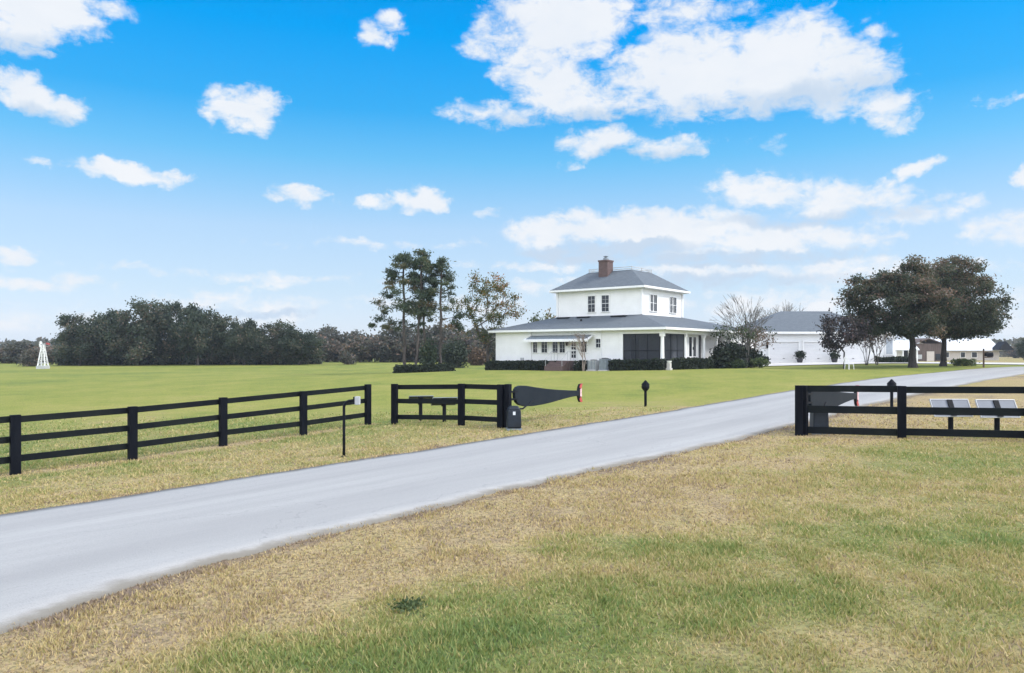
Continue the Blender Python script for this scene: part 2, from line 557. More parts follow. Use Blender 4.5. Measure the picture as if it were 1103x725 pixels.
class MB:
    def __init__(s):
        s.v, s.f, s.uv = [], [], None

    def add(s, vs, fs):
        k = len(s.v)
        s.v += [tuple(v) for v in vs]
        s.f += [tuple(i + k for i in f) for f in fs]
        return s

    def box(s, c, size, rz=0.0, rx=0.0, taper=1.0):
        hx, hy, hz = size[0] / 2, size[1] / 2, size[2] / 2
        mt = Matrix.Rotation(rz, 3, 'Z') @ Matrix.Rotation(rx, 3, 'X')
        vs = []
        for z in (-hz, hz):
            k = taper if z > 0 else 1.0
            for (x, y) in ((-hx, -hy), (hx, -hy), (hx, hy), (-hx, hy)):
                vs.append(mt @ Vector((x * k, y * k, z)) + Vector(c))
        return s.add(vs, [(3, 2, 1, 0), (4, 5, 6, 7), (0, 1, 5, 4), (1, 2, 6, 5), (2, 3, 7, 6), (3, 0, 4, 7)])

    def bar(s, p0, p1, w, h):
        """board from p0 to p1: w sideways, h upright"""
        p0, p1 = Vector(p0), Vector(p1)
        d = (p1 - p0).normalized()
        up = Vector((0, 0, 1)) if abs(d.z) < 0.95 else Vector((0, 1, 0))
        sd_ = d.cross(up).normalized()
        u = sd_.cross(d).normalized()
        vs = []
        for p in (p0, p1):
            for (a, b) in ((-1, -1), (1, -1), (1, 1), (-1, 1)):
                vs.append(p + sd_ * a * w / 2 + u * b * h / 2)
        return s.add(vs, [(0, 1, 2, 3), (7, 6, 5, 4), (0, 4, 5, 1), (1, 5, 6, 2), (2, 6, 7, 3), (3, 7, 4, 0)])

    def tube(s, pts, rad, n=8, cap=True):
        pts = [Vector(p) for p in pts]
        if not hasattr(rad, '__len__'):
            rad = [rad] * len(pts)
        k0 = len(s.v)
        ref = None
        for i, p in enumerate(pts):
            d = (pts[min(i + 1, len(pts) - 1)] - pts[max(i - 1, 0)]).normalized()
            if ref is None:
                ref = Vector((1, 0, 0)) if abs(d.x) < 0.8 else Vector((0, 1, 0))
            a = (ref - d * ref.dot(d)).normalized()
            b = d.cross(a)
            ref = a
            for j in range(n):
                t = 2 * math.pi * j / n
                s.v.append(tuple(p + (a * math.cos(t) + b * math.sin(t)) * rad[i]))
        for i in range(len(pts) - 1):
            for j in range(n):
                a0, a1 = k0 + i * n + j, k0 + i * n + (j + 1) % n
                s.f.append((a0, a1, a1 + n, a0 + n))
        if cap:
            s.f.append(tuple(k0 + j for j in reversed(range(n))))
            e = k0 + (len(pts) - 1) * n
            s.f.append(tuple(e + j for j in range(n)))
        return s

    def lathe(s, prof, c=(0, 0, 0), n=16):
        return s.tube([(c[0], c[1], c[2] + z) for r, z in prof], [max(r, 0.001) for r, z in prof], n)

    def prism(s, poly, o, ux, uy, un, t):
        """polygon (a, b) in the plane o + a*ux + b*uy, thickened by t along un"""
        o, ux, uy, un = Vector(o), Vector(ux), Vector(uy), Vector(un)
        n = len(poly)
        vs = [o + ux * a + uy * b - un * t / 2 for a, b in poly] + [o + ux * a + uy * b + un * t / 2 for a, b in poly]
        fs = [tuple(reversed(range(n))), tuple(range(n, 2 * n))]
        fs += [(i, (i + 1) % n, n + (i + 1) % n, n + i) for i in range(n)]
        return s.add(vs, fs)

    def build(s, name, m, parent=None, bevel=0.0, smooth=False, boxuv=False):
        me = bpy.data.meshes.new(name)
        me.from_pydata(s.v, [], s.f)
        if bevel:
            bm = bmesh.new()
            bm.from_mesh(me)
            bmesh.ops.recalc_face_normals(bm, faces=bm.faces)
            bmesh.ops.bevel(bm, geom=[e for e in bm.edges if e.calc_face_angle(0) > 0.6], offset=bevel, segments=2, affect='EDGES', profile=0.6)
            bm.to_mesh(me)
            bm.free()
        else:
            bm = bmesh.new()
            bm.from_mesh(me)
            bmesh.ops.recalc_face_normals(bm, faces=bm.faces)
            bm.to_mesh(me)
            bm.free()
        me.materials.append(m)
        if smooth:
            me.polygons.foreach_set('use_smooth', [True] * len(me.polygons))
        if boxuv:
            uv = me.uv_layers.new(name='UVMap')
            for p in me.polygons:
                nrm = p.normal
                if abs(nrm.z) > 0.95:
                    u, w = Vector((1, 0, 0)), Vector((0, 1, 0))
                else:
                    u = Vector((0, 0, 1)).cross(nrm).normalized()
                    w = nrm.cross(u).normalized()
                for li in p.loop_indices:
                    co = me.vertices[me.loops[li].vertex_index].co
                    uv.data[li].uv = (co.dot(u), co.dot(w))
        me.update()
        o = bpy.data.objects.new(name, me)
        col.objects.link(o)
        o.parent = parent
        return o


def quads_mesh(name, V, var, m, parent=None, k=4):
    """V: (N,k,3) array of separate polygons, var: (N,) per-face attribute"""
    n = len(V)
    me = bpy.data.meshes.new(name)
    me.vertices.add(n * k)
    me.vertices.foreach_set('co', np.ascontiguousarray(V, dtype=np.float32).ravel())
    me.loops.add(n * k)
    me.loops.foreach_set('vertex_index', np.arange(n * k, dtype=np.int32))
    me.polygons.add(n)
    me.polygons.foreach_set('loop_start', np.arange(0, n * k, k, dtype=np.int32))
    a = me.attributes.new('var', 'FLOAT', 'FACE')
    a.data.foreach_set('value', np.ascontiguousarray(var, dtype=np.float32))
    me.update(calc_edges=True)
    me.materials.append(m)
    o = bpy.data.objects.new(name, me)
    col.objects.link(o)
    o.parent = parent
    return o


def leaf_quads(rng, pos, size, flat=0.0, stretch=1.6):
    """randomly turned leaf-shaped quads (diamonds) at pos"""
    n = len(pos)
    d = rng.normal(size=(n, 3))
    d[:, 2] *= (1 - flat)
    d /= np.linalg.norm(d, axis=1)[:, None]
    u = rng.normal(size=(n, 3))
    e = np.cross(d, u)
    e /= np.linalg.norm(e, axis=1)[:, None]
    s = (size * rng.uniform(0.6, 1.4, n))[:, None]
    a, b = d * s * stretch / 2, e * s / 2
    return np.stack([pos - a, pos + b - a * 0.1, pos + a, pos - b - a * 0.1], axis=1)


# ------------------------------------------------------------------ trees
def skeleton(rng, trunk, ends, r_base, r_tip=0.012, step=0.6, wob=0.12, bow=0.12, attach_low=0.0, expo=2.3, inner=True):
    """a branching frame that carries every clump of leaves; returns a mesh builder"""
    pos = [np.array(p, float) for p in trunk]
    par = [-1] + list(range(len(trunk) - 1))
    nt = len(trunk)
    first = max(1, int(nt * attach_low))
    top = pos[-1]
    order = np.argsort([np.linalg.norm(e - top) for e in ends])
    for oi in order:
        e = np.array(ends[oi], float)
        P = np.array(pos[first:])
        dv = e - P
        dist = np.linalg.norm(dv, axis=1)
        cost = dist + 0.9 * np.maximum(0, P[:, 2] - e[2] + 0.15 * dist)
        i = int(np.argmin(cost)) + first
        a = pos[i]
        L = np.linalg.norm(e - a)
        n = max(1, int(L / step))
        last = i
        side = rng.normal(size=3) * wob * L
        for k in range(1, n + 1):
            t = k / n
            p = a + (e - a) * t + side * math.sin(math.pi * t) * 0.5
            p[2] += bow * L * math.sin(math.pi * t)
            if k < n:
                p = p + rng.normal(size=3) * wob * step * 0.5
            pos.append(p)
            par.append(last)
            last = len(pos) - 1
    n = len(pos)
    acc = np.zeros(n)
    kids = [0] * n
    for i in range(n - 1, 0, -1):
        if kids[i] == 0:
            acc[i] = r_tip ** expo
        acc[par[i]] += acc[i]
        kids[par[i]] += 1
    rad = acc ** (1 / expo)
    # trunk taper
    k = r_base / rad[0]
    for i in range(n):
        w = min(1.0, (rad[i] / rad[0]) ** 0.6)
        rad[i] = rad[i] * (1 + (k - 1) * w)
    for i in range(nt):
        f = i / max(1, nt - 1)
        rad[i] = max(rad[i], r_base * (1 - 0.45 * f)) if i < nt - 1 else rad[i]
    rad[0] *= 1.35
    mb = MB()
    for i in range(1, n):
        a, b = pos[par[i]], pos[i]
        if np.linalg.norm(b - a) < 1e-4:
            continue
        sides = 10 if rad[i] > 0.09 else (6 if rad[i] > 0.03 else 4)
        mb.tube([a, b], [min(rad[par[i]], rad[i] * 1.5) if par[i] >= nt else min(rad[par[i]], rad[i] * 1.9), rad[i]], sides, cap=False)
    return mb


def envelope(rng, n, c, r, shell=0.5, lump=0.25, zmin=None, gap=0.0):
    """clump centres through an uneven ellipsoid crown"""
    out = []
    ph = rng.uniform(0, 6.28, 6)
    while len(out) < n:
        d = rng.normal(size=3)
        d /= np.linalg.norm(d)
        k = 1 + lump * (math.sin(3 * math.atan2(d[1], d[0]) + ph[0]) * 0.5 + math.sin(5 * d[2] + ph[1]) * 0.4 + math.sin(7 * d[0] + ph[2]) * 0.4)
        t = rng.uniform(0, 1) ** (1 / 3 if rng.uniform() > shell else 1 / 8)
        p = np.array(c) + d * np.array(r) * k * t
        if zmin is not None and p[2] < zmin + 0.25 * abs(p[0] - c[0]) * 0:
            continue
        out.append(p)
    return out


def crown_leaves(rng, ends, per, sig, size, flat=0.0, clump_var=0.35, base=0.4, spread=0.2, stretch=1.6, rust=None):
    P, Vr = [], []
    for e in ends:
        k = max(3, int(per * rng.uniform(0.45, 1.5)))
        s = np.array(sig) * rng.uniform(0.7, 1.35)
        p = e + rng.normal(size=(k, 3)) * s
        b = base + rng.normal() * clump_var * 0.5
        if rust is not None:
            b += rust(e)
        P.append(p)
        Vr.append(np.clip(b + rng.normal(size=k) * spread, 0, 1))
    P = np.concatenate(P)
    Vr = np.concatenate(Vr)
    return leaf_quads(rng, P, size, flat, stretch), Vr


def make_tree(name, label, cat, loc, seed, trunk, ends, r_base, bark, leafm, per, sig, size, group=None, rz=0.0, leaf=True, sk=None, lv=None):
    rng = np.random.default_rng(seed)
    root = empty(name, loc, rz)
    tag(root, label, cat, group)
    skeleton(rng, trunk, ends, r_base, **(sk or {})).build('trunk', bark, root, smooth=True)
    if leaf:
        V, vr = crown_leaves(rng, ends, per, sig, size, **(lv or {}))
        quads_mesh('crown', V, vr, leafm, root)
    return root


def bent_trunk(h, n=6, lean=(0, 0), wob=0.05, seed=0):
    r = random.Random(seed)
    return [(lean[0] * (i / n) + (r.uniform(-wob, wob) if 0 < i else 0), lean[1] * (i / n) + (r.uniform(-wob, wob) if 0 < i else 0), h * i / n - (0.15 if i == 0 else 0)) for i in range(n + 1)]


#PART2

# ================================================================== SETTING: ground, driveway, lawn
def smooth_line(pts, n=160, it=3, pre=14.0, post=70.0):
    P = np.array(pts, float)
    a = P[0] - (P[1] - P[0]) / np.linalg.norm(P[1] - P[0]) * pre
    b = P[-1] + (P[-1] - P[-2]) / np.linalg.norm(P[-1] - P[-2]) * post
    P = np.vstack([a, P, b])
    for _ in range(it):
        Q = [P[0]]
        for i in range(len(P) - 1):
            Q += [P[i] * 0.75 + P[i + 1] * 0.25, P[i] * 0.25 + P[i + 1] * 0.75]
        P = np.array(Q + [P[-1]])
    s = np.concatenate([[0], np.cumsum(np.linalg.norm(np.diff(P, axis=0), axis=1))])
    t = np.linspace(0, s[-1], n)
    return np.stack([np.interp(t, s, P[:, 0]), np.interp(t, s, P[:, 1])], axis=1)


EDGE_FAR = smooth_line([hit(*p) for p in [(0, 557), (152, 533.5), (282, 513), (419, 491.5), (493, 480), (564, 468.8), (660, 453.6), (690, 449),
                                          (760, 436.5), (840, 423), (897, 414.5), (966, 405.5), (1028, 399.4), (1051, 397.6), (1103, 395.2)]])
EDGE_NEAR = smooth_line([hit(*p) for p in [(0, 682.5), (75, 655), (175, 622.5), (325, 582.5), (450, 552.5), (552, 527.5), (642, 507.5), (752, 484.5),
                                           (852, 460), (935, 437), (965, 430), (1000, 423), (1029, 417.3), (1058, 410.8), (1103, 403.4)]])


def line_dist(x, y, L):
    """signed distance to a polyline (positive on its right-hand side)"""
    x = np.asarray(x, float)
    best = np.full(x.shape, 1e9)
    sg = np.zeros(x.shape)
    for i in range(0, len(L) - 1, 2 if len(L) > 20 else 1):
        a, b = L[i], L[min(i + (2 if len(L) > 20 else 1), len(L) - 1)]
        d = b - a
        ll = d @ d
        t = np.clip(((x - a[0]) * d[0] + (y - a[1]) * d[1]) / ll, 0, 1)
        qx, qy = x - a[0] - t * d[0], y - a[1] - t * d[1]
        q = np.hypot(qx, qy)
        c = d[0] * (y - a[1]) - d[1] * (x - a[0])
        m = q < best
        best = np.where(m, q, best)
        sg = np.where(m, np.where(c < 0, 1.0, -1.0), sg)
    return best * sg


# dry (+) and green (-) patches: px, py, half-width across, half-depth away (m), amount
PATCH = [(480, 585, 2.4, 1.6, 0.30), (560, 560, 2.5, 1.6, 0.28), (650, 535, 2.5, 1.6, 0.22), (60, 700, 1.3, 0.9, 0.28), (180, 665, 1.4, 0.9, 0.22),
         (300, 630, 1.5, 1.0, 0.25), (330, 720, 1.3, 0.5, -0.30), (480, 660, 1.4, 0.9, -0.25), (700, 580, 2.0, 0.8, -0.34), (610, 590, 1.4, 0.7, -0.25),
         (560, 690, 1.8, 0.8, -0.30), (840, 650, 1.5, 0.8, -0.28), (760, 700, 1.2, 0.5, 0.10), (960, 700, 1.3, 0.6, 0.20), (960, 560, 2.4, 0.9, -0.22),
         (1050, 580, 2.2, 0.9, -0.30), (1060, 620, 1.5, 0.8, 0.12), (840, 560, 2.4, 1.0, 0.10), (900, 495, 3.0, 1.5, -0.12), (1050, 500, 3.0, 1.5, -0.22),
         (800, 500, 2.5, 1.3, 0.22), (930, 520, 3, 1.2, 0.12), (730, 470, 2.5, 1.6, 0.1), (150, 690, 0.8, 0.5, -0.2)]
PATCH = [(*hit(a, b), c, d, e) for a, b, c, d, e in PATCH]


FENCE_A = np.array([(-14.4, 12.4), (-12.75, 14.45), (-11.08, 16.5), (-9.39, 18.3), (-7.96, 20.4), (-6.26, 22.2), (-4.77, 24.5)])
FENCE_B = np.array([(7.6, 19.6), (9.85, 18.7), (12.45, 17.75), (14.8, 16.8)])


def dryness(x, y):
    x = np.asarray(x, float)
    y = np.asarray(y, float)
    dn = line_dist(x, y, EDGE_NEAR)
    df = line_dist(x, y, EDGE_FAR)
    n1 = fbm(x, y, 2.6, 3, 4)
    n2 = fbm(x, y, 11.0, 31, 4)
    n3 = fbm(x + 0.4 * n1, y * 1.3, 0.55, 57, 3)
    near = dn > 0
    # near side of the drive: straw strip along the asphalt, patchy green further in
    v = np.where(near, 0.445 + 0.25 * (1 - sstep(dn, 0.3, 4.5)), 0.30)
    bx, by = x, y
    for (px, py, rx, ry, a) in PATCH:
        q = ((x - px + 1.2 * (n2 - .5)) / rx) ** 2 + ((y - py + 1.2 * (n1 - .5)) / ry) ** 2
        v = v + np.where(near, (a if a > 0 else a * 0.8) * np.exp(-q), 0)
    # near side beyond the right-hand fence: straw
    v = np.where(near, v + 0.25 * sstep(y + 0.42 * x, 23.0, 25.5) * sstep(x, 5, 9), v)
    # far side verge between the drive and the fence
    u = -df
    verge = (1 - sstep(u, 2.2, 6.5)) * (1 - sstep(y, 24, 40))
    v = np.where(near, v, v + 0.34 * verge)
    v = np.where(near, v, v - 0.02 - 0.07 * sstep(y, 30, 70))
    # dry ground far to the right, past the garage
    v = v + 0.45 * sstep(x, 44, 58) * sstep(y, 74, 84)
    v = v + (n1 - 0.5) * np.where(near, 0.42, 0.22) + (n2 - 0.5) * np.where(near, 0.28, 0.22) + (n3 - 0.5) * np.where(y < 30, 0.62, 0.2)
    # bare brown strip kept along the foot of the left fences
    for L in (FENCE_A, FENCE_B):
        fl_ = np.abs(line_dist(x, y, L))
        v = v + 0.5 * np.exp(-(fl_ / 0.38) ** 2) * (0.5 + n1)
    # matted brown thatch along both asphalt edges
    e = np.minimum(np.abs(dn), np.abs(df))
    v = np.minimum(v, 0.80)
    v = v + 0.30 * np.exp(-(e / 0.22) ** 2)
    return np.clip(v, 0.02, 1.0)


GRASS = [(0.0, (0.13, 0.18, 0.038)), (0.22, (0.225, 0.245, 0.048)), (0.42, (0.285, 0.275, 0.07)), (0.6, (0.32, 0.265, 0.11)), (0.8, (0.38, 0.285, 0.15)), (1.0, (0.17, 0.135, 0.10))]
BLADES = [(0.0, (0.12, 0.17, 0.055)), (0.22, (0.19, 0.208, 0.066)), (0.42, (0.25, 0.233, 0.096)), (0.6, (0.335, 0.278, 0.13)), (0.8, (0.40, 0.305, 0.165)), (1.0, (0.20, 0.15, 0.115))]


def graded(lo, hi, fine_lo, fine_hi, h, grow=1.09):
    a = list(np.arange(fine_lo, fine_hi, h))
    s, p = h, fine_hi
    while p < hi:
        a.append(p)
        s *= grow
        p += s
    a.append(hi)
    s, p = h, fine_lo
    b = []
    while p > lo:
        s *= grow
        p -= s
        b.append(max(p, lo))
    return np.array(sorted(set(b)) + a)


def ground():
    xs = graded(-5000, 5000, -16, 20, 0.4)
    ys = graded(-400, 6000, 3, 42, 0.4)
    X, Y = np.meshgrid(xs, ys)
    Z = gz_arr(X, Y)
    nx, ny = len(xs), len(ys)
    me = bpy.data.meshes.new('lawn')
    me.vertices.add(nx * ny)
    me.vertices.foreach_set('co', np.stack([X, Y, Z], -1).astype(np.float32).ravel())
    i, j = np.meshgrid(np.arange(nx - 1), np.arange(ny - 1))
    k = (j * nx + i).ravel()
    F = np.stack([k, k + 1, k + nx + 1, k + nx], 1).astype(np.int32)
    me.loops.add(F.size)
    me.loops.foreach_set('vertex_index', F.ravel())
    me.polygons.add(len(F))
    me.polygons.foreach_set('loop_start', np.arange(0, F.size, 4, dtype=np.int32))
    me.polygons.foreach_set('use_smooth', np.ones(len(F), bool))
    a = me.attributes.new('dry', 'FLOAT', 'POINT')
    a.data.foreach_set('value', dryness(X.ravel(), Y.ravel()).astype(np.float32))
    me.update(calc_edges=True)
    m = bpy.data.materials.new('mown_grass')
    m.use_nodes = True
    g = NT(m.node_tree)
    p = g.n['Principled BSDF']
    p.inputs['Roughness'].default_value = 0.9
    p.inputs['Specular IOR Level'].default_value = 0.1
    geo = g.node('ShaderNodeNewGeometry').outputs['Position']
    att = g.node('ShaderNodeAttribute', attribute_name='dry').outputs['Fac']
    n1 = g.noise(geo, 9.0, 6, 0.7).outputs[0]
    n2 = g.noise(geo, 1.3, 5, 0.65).outputs[0]
    n3 = g.noise(geo, 0.09, 6, 0.6).outputs[0]
    n4 = g.noise(geo, 0.35, 5, 0.65).outputs[0]
    v = g.math('ADD', att, g.math('MULTIPLY_ADD', n1, 0.55, -0.275))
    v = g.math('ADD', v, g.math('MULTIPLY_ADD', n2, 0.46, -0.23))
    v = g.math('ADD', v, g.math('MULTIPLY_ADD', n3, 0.60, -0.30))
    v = g.math('ADD', v, g.math('MULTIPLY_ADD', n4, 0.50, -0.25))
    sp = g.node('ShaderNodeSeparateXYZ')
    g.l.new(geo, sp.inputs[0])
    c = g.mix(g.step(sp.outputs[1], 17.0, 36.0), g.ramp(v, BLADES), g.ramp(v, GRASS))    # the near verges are duller than the lawn
    # soil and thatch showing between tufts
    c = g.mix(g.step(g.noise(geo, 17.0, 5, 0.7).outputs[0], 0.42, 0.66, 0.0, 0.7), c, (0.085, 0.078, 0.042))
    g.l.new(c, p.inputs['Base Color'])
    b = g.node('ShaderNodeBump')
    b.inputs['Strength'].default_value = 0.9
    b.inputs['Distance'].default_value = 0.05
    g.l.new(n1, b.inputs['Height'])
    g.l.new(b.outputs[0], p.inputs['Normal'])
    me.materials.append(m)
    o = bpy.data.objects.new('ground', me)
    col.objects.link(o)
    o['kind'] = 'structure'


ground()


def asphalt():
    m = bpy.data.materials.new('worn_pale_asphalt')
    m.use_nodes = True
    g = NT(m.node_tree)
    p = g.n['Principled BSDF']
    p.inputs['Roughness'].default_value = 0.85
    p.inputs['Specular IOR Level'].default_value = 0.25
    uv = g.node('ShaderNodeTexCoord').outputs['UV']
    mp = g.node('ShaderNodeMapping')
    mp.inputs['Scale'].default_value = (1.0, 0.06, 1)
    g.l.new(uv, mp.inputs[0])
    streak = g.noise(mp.outputs[0], 1.6, 5, 0.65).outputs[0]
    mp2 = g.node('ShaderNodeMapping')
    mp2.inputs['Scale'].default_value = (1.0, 0.25, 1)
    g.l.new(uv, mp2.inputs[0])
    blot = g.noise(mp2.outputs[0], 0.5, 6, 0.65).outputs[0]
    grain = g.noise(uv, 60.0, 3, 0.7).outputs[0]
    speck = g.noise(uv, 16.0, 5, 0.75).outputs[0]
    c = g.mix(g.step(streak, 0.3, 0.7), (0.262, 0.260, 0.254), (0.325, 0.320, 0.310))
    c = g.mix(g.step(blot, 0.35, 0.75, 0.0, 0.55), c, (0.225, 0.222, 0.218))
    c = g.mix(g.step(speck, 0.5, 0.72, 0.0, 0.55), c, (0.17, 0.17, 0.172))
    c = g.mix(g.step(grain, 0.35, 0.65, 0.0, 0.45), c, (0.41, 0.40, 0.39))
    # hair cracks
    vo = g.node('ShaderNodeTexVoronoi', feature='DISTANCE_TO_EDGE')
    wv = g.node('ShaderNodeVectorMath', operation='ADD')
    nz = g.noise(uv, 1.2, 4, 0.6)
    g.l.new(mp2.outputs[0], wv.inputs[0])
    sc_ = g.node('ShaderNodeVectorMath', operation='SCALE')
    g.l.new(nz.outputs['Color'], sc_.inputs[0])
    sc_.inputs['Scale'].default_value = 0.7
    g.l.new(sc_.outputs[0], wv.inputs[1])
    g.l.new(wv.outputs[0], vo.inputs['Vector'])
    vo.inputs['Scale'].default_value = 0.45
    crack = g.math('MULTIPLY', g.step(vo.outputs['Distance'], 0.0, 0.006, 1.0, 0.0), g.step(blot, 0.3, 0.5))
    trk = g.math('PINGPONG', g.math('ADD', g.node('ShaderNodeAttribute', attribute_name='edge').outputs['Fac'], g.math('MULTIPLY_ADD', streak, 0.6, -0.3)), 1.45)
    c = g.mix(g.step(trk, 0.75, 1.4, 0.0, 0.30), c, (0.225, 0.222, 0.22))
    c = g.mix(g.math('MULTIPLY', crack, 0.3), c, (0.14, 0.14, 0.145))
    # dirt washed in from the verges
    sx = g.node('ShaderNodeSeparateXYZ')
    g.l.new(uv, sx.inputs[0])
    at_ = g.node('ShaderNodeAttribute', attribute_name='edge').outputs['Fac']
    ed = g.math('ADD', at_, g.math('MULTIPLY_ADD', g.noise(uv, 2.2, 5, 0.7).outputs[0], 0.5, -0.25))
    c = g.mix(g.step(ed, 0.02, 0.34, 0.8, 0.0), c, (0.15, 0.135, 0.11))
    g.l.new(c, p.inputs['Base Color'])
    b = g.node('ShaderNodeBump')
    b.inputs['Strength'].default_value = 0.35
    b.inputs['Distance'].default_value = 0.01
    g.l.new(grain, b.inputs['Height'])
    g.l.new(b.outputs[0], p.inputs['Normal'])
    return m


def road():
    rng = np.random.default_rng(5)
    n = 420
    t = np.linspace(0, 1, n)

    def rs(L):
        q = np.linspace(0, 1, len(L))
        return np.stack([np.interp(t, q, L[:, 0]), np.interp(t, q, L[:, 1])], 1)
    A = rs(EDGE_FAR)
    # pair every far-edge point with the nearest near-edge point so that cross sections stay square
    Bd = rs(EDGE_NEAR)
    idx = np.array([np.argmin(((Bd - a) ** 2).sum(1)) for a in A])
    idx = np.maximum.accumulate(idx)
    k = np.ones(25) / 25
    f = np.convolve(np.pad(idx.astype(float), 12, mode='edge'), k, mode='valid')
    B = np.stack([np.interp(f, np.arange(n), Bd[:, 0]), np.interp(f, np.arange(n), Bd[:, 1])], 1)
    s = np.concatenate([[0], np.cumsum(np.linalg.norm(np.diff((A + B) / 2, axis=0), axis=1))])
    m = 13
    V, UV, ED = [], [], []
    ja = np.convolve(rng.normal(size=n), np.ones(3) / 3, 'same') * 0.07
    jb = np.convolve(rng.normal(size=n), np.ones(3) / 3, 'same') * 0.07
    for i in range(n):
        w = np.linalg.norm(B[i] - A[i])
        for j in range(-1, m + 1):
            u = min(max(j, 0), m - 1) / (m - 1)
            uu = u + (1 - u) * ja[i] / w + u * jb[i] / w
            p = A[i] * (1 - uu) + B[i] * uu
            crown = 0.045 * (1 - (2 * u - 1) ** 2)
            z = gz(p[0], p[1]) + 0.03 + crown
            if j in (-1, m):
                z -= 0.12
            V.append((p[0], p[1], z))
            UV.append((u * w, s[i]))
            ED.append(min(u, 1 - u) * w)
    c = m + 2
    F = [(i * c + j, (i + 1) * c + j, (i + 1) * c + j + 1, i * c + j + 1) for i in range(n - 1) for j in range(c - 1)]
    mb = MB().add(V, F)
    o = mb.build('driveway', asphalt(), smooth=True)
    me = o.data
    a = me.attributes.new('edge', 'FLOAT', 'POINT')
    a.data.foreach_set('value', np.array(ED, np.float32))
    uv = me.uv_layers.new(name='UVMap')
    li = np.empty(len(me.loops), np.int32)
    me.loops.foreach_get('vertex_index', li)
    uv.data.foreach_set('uv', np.array(UV, np.float32)[li].ravel())
    o['kind'] = 'structure'


road()


def sheet(name, poly, m, lift, res=2.0):
    """flat-laid pavement that follows the ground"""
    bm = bmesh.new()
    vs = [bm.verts.new((p[0], p[1], 0)) for p in poly]
    bm.faces.new(vs)
    xs = [p[0] for p in poly]
    ys = [p[1] for p in poly]
    for x in np.arange(min(xs) + res, max(xs), res):
        bmesh.ops.bisect_plane(bm, geom=bm.verts[:] + bm.edges[:] + bm.faces[:], plane_co=(x, 0, 0), plane_no=(1, 0, 0))
    for y in np.arange(min(ys) + res, max(ys), res):
        bmesh.ops.bisect_plane(bm, geom=bm.verts[:] + bm.edges[:] + bm.faces[:], plane_co=(0, y, 0), plane_no=(0, 1, 0))
    for v in bm.verts:
        v.co.z = gz(v.co.x, v.co.y) + lift
    me = bpy.data.meshes.new(name)
    bm.to_mesh(me)
    bm.free()
    me.materials.append(m)
    o = bpy.data.objects.new(name, me)
    col.objects.link(o)
    o['kind'] = 'structure'
    return o


def pd(px, d):
    return ((px - CX) / FPX * d, d)


sheet('concrete_forecourt', [pd(797, 84.4), pd(797, 73.5), pd(915, 73.5), pd(960, 78), pd(1060, 77), pd(1200, 73), pd(1240, 92), pd(990, 97), pd(968, 84.4)], M['concrete'], 0.07)


def grass_blades():
    rng = np.random.default_rng(11)
    P = []
    for (d0, d1, dens, mg) in ((4.5, 9, 2100, 3.2), (9, 14, 1000, 3.2), (14, 19, 420, 3.2), (19, 30, 260, 3.2)):
        hw = 0.72 * d1 + mg + 1
        n = int(dens * (d1 - d0) * 2 * hw)
        x = rng.uniform(-hw, hw, n)
        y = rng.uniform(d0, d1, n)
        k = np.abs(x) < 0.72 * y + mg
        P.append(np.stack([x[k], y[k], np.full(k.sum(), math.sqrt(1 / dens))], 1))
    P = np.concatenate(P)
    x, y, sp = P[:, 0], P[:, 1], P[:, 2]
    dn = line_dist(x, y, EDGE_NEAR)
    df = line_dist(x, y, EDGE_FAR)
    rag_ = 0.02 + 0.24 * np.maximum(0, fbm(x, y, 0.5, 71, 3) - 0.45) * 3
    on_road = (dn < -rag_) & (df > rag_)
    dr = dryness(x, y)
    tuft = np.clip((fbm(x, y * 0.8, 0.42, 91, 4) - 0.5) * 1.7 + 0.5, 0, 1)
    keep = (~on_road) & (rng.uniform(size=len(x)) < (0.62 + 0.6 * tuft - 0.2 * dr) * np.clip((30 - y) / 13, 0, 1))
    x, y, sp, dr, tuft, dn, df = (a[keep] for a in (x, y, sp, dr, tuft, dn, df))
    n = len(x)
    h = (0.020 + 0.05 * tuft * rng.uniform(0.4, 1.5, n)) * (1.15 - 0.45 * dr) * (1 + 0.015 * np.maximum(y - 9, 0))
    h *= np.where(np.minimum(np.abs(dn), np.abs(df)) < 0.25, 1.25, 1.0)
    w = 0.0035 + 0.00085 * y
    th = rng.uniform(0, 2 * math.pi, n)
    lean = rng.uniform(0.1, 1.1, n) * h
    la = rng.uniform(0, 2 * math.pi, n)
    z = gz_arr(x, y) - 0.004
    b = np.stack([x, y, z], 1)
    s = np.stack([np.cos(th) * w, np.sin(th) * w, np.zeros(n)], 1)
    tip = b + np.stack([np.cos(la) * lean, np.sin(la) * lean, h], 1)
    V = np.stack([b - s, b + s, tip], 1)
    var = np.clip(dr + rng.normal(size=n) * 0.16 - (tuft - 0.5) * 0.12 + (rng.uniform(size=n) < 0.16) * 0.32, 0, 1)
    m = leaf_mat('grass_blades', [(p, tuple(c * 1.3 for c in k)) for p, k in BLADES], 0.3, 1.2)
    o = quads_mesh('lawn_grass', V, var, m, k=3)
    tag(o, 'short mown grass, patchy green and straw coloured, covering the verges and lawn', 'grass', kind='stuff')


grass_blades()

# ================================================================== FENCES, GATES AND THINGS BESIDE THE DRIVE
def unit(a):
    a = Vector(a)
    return a.normalized()


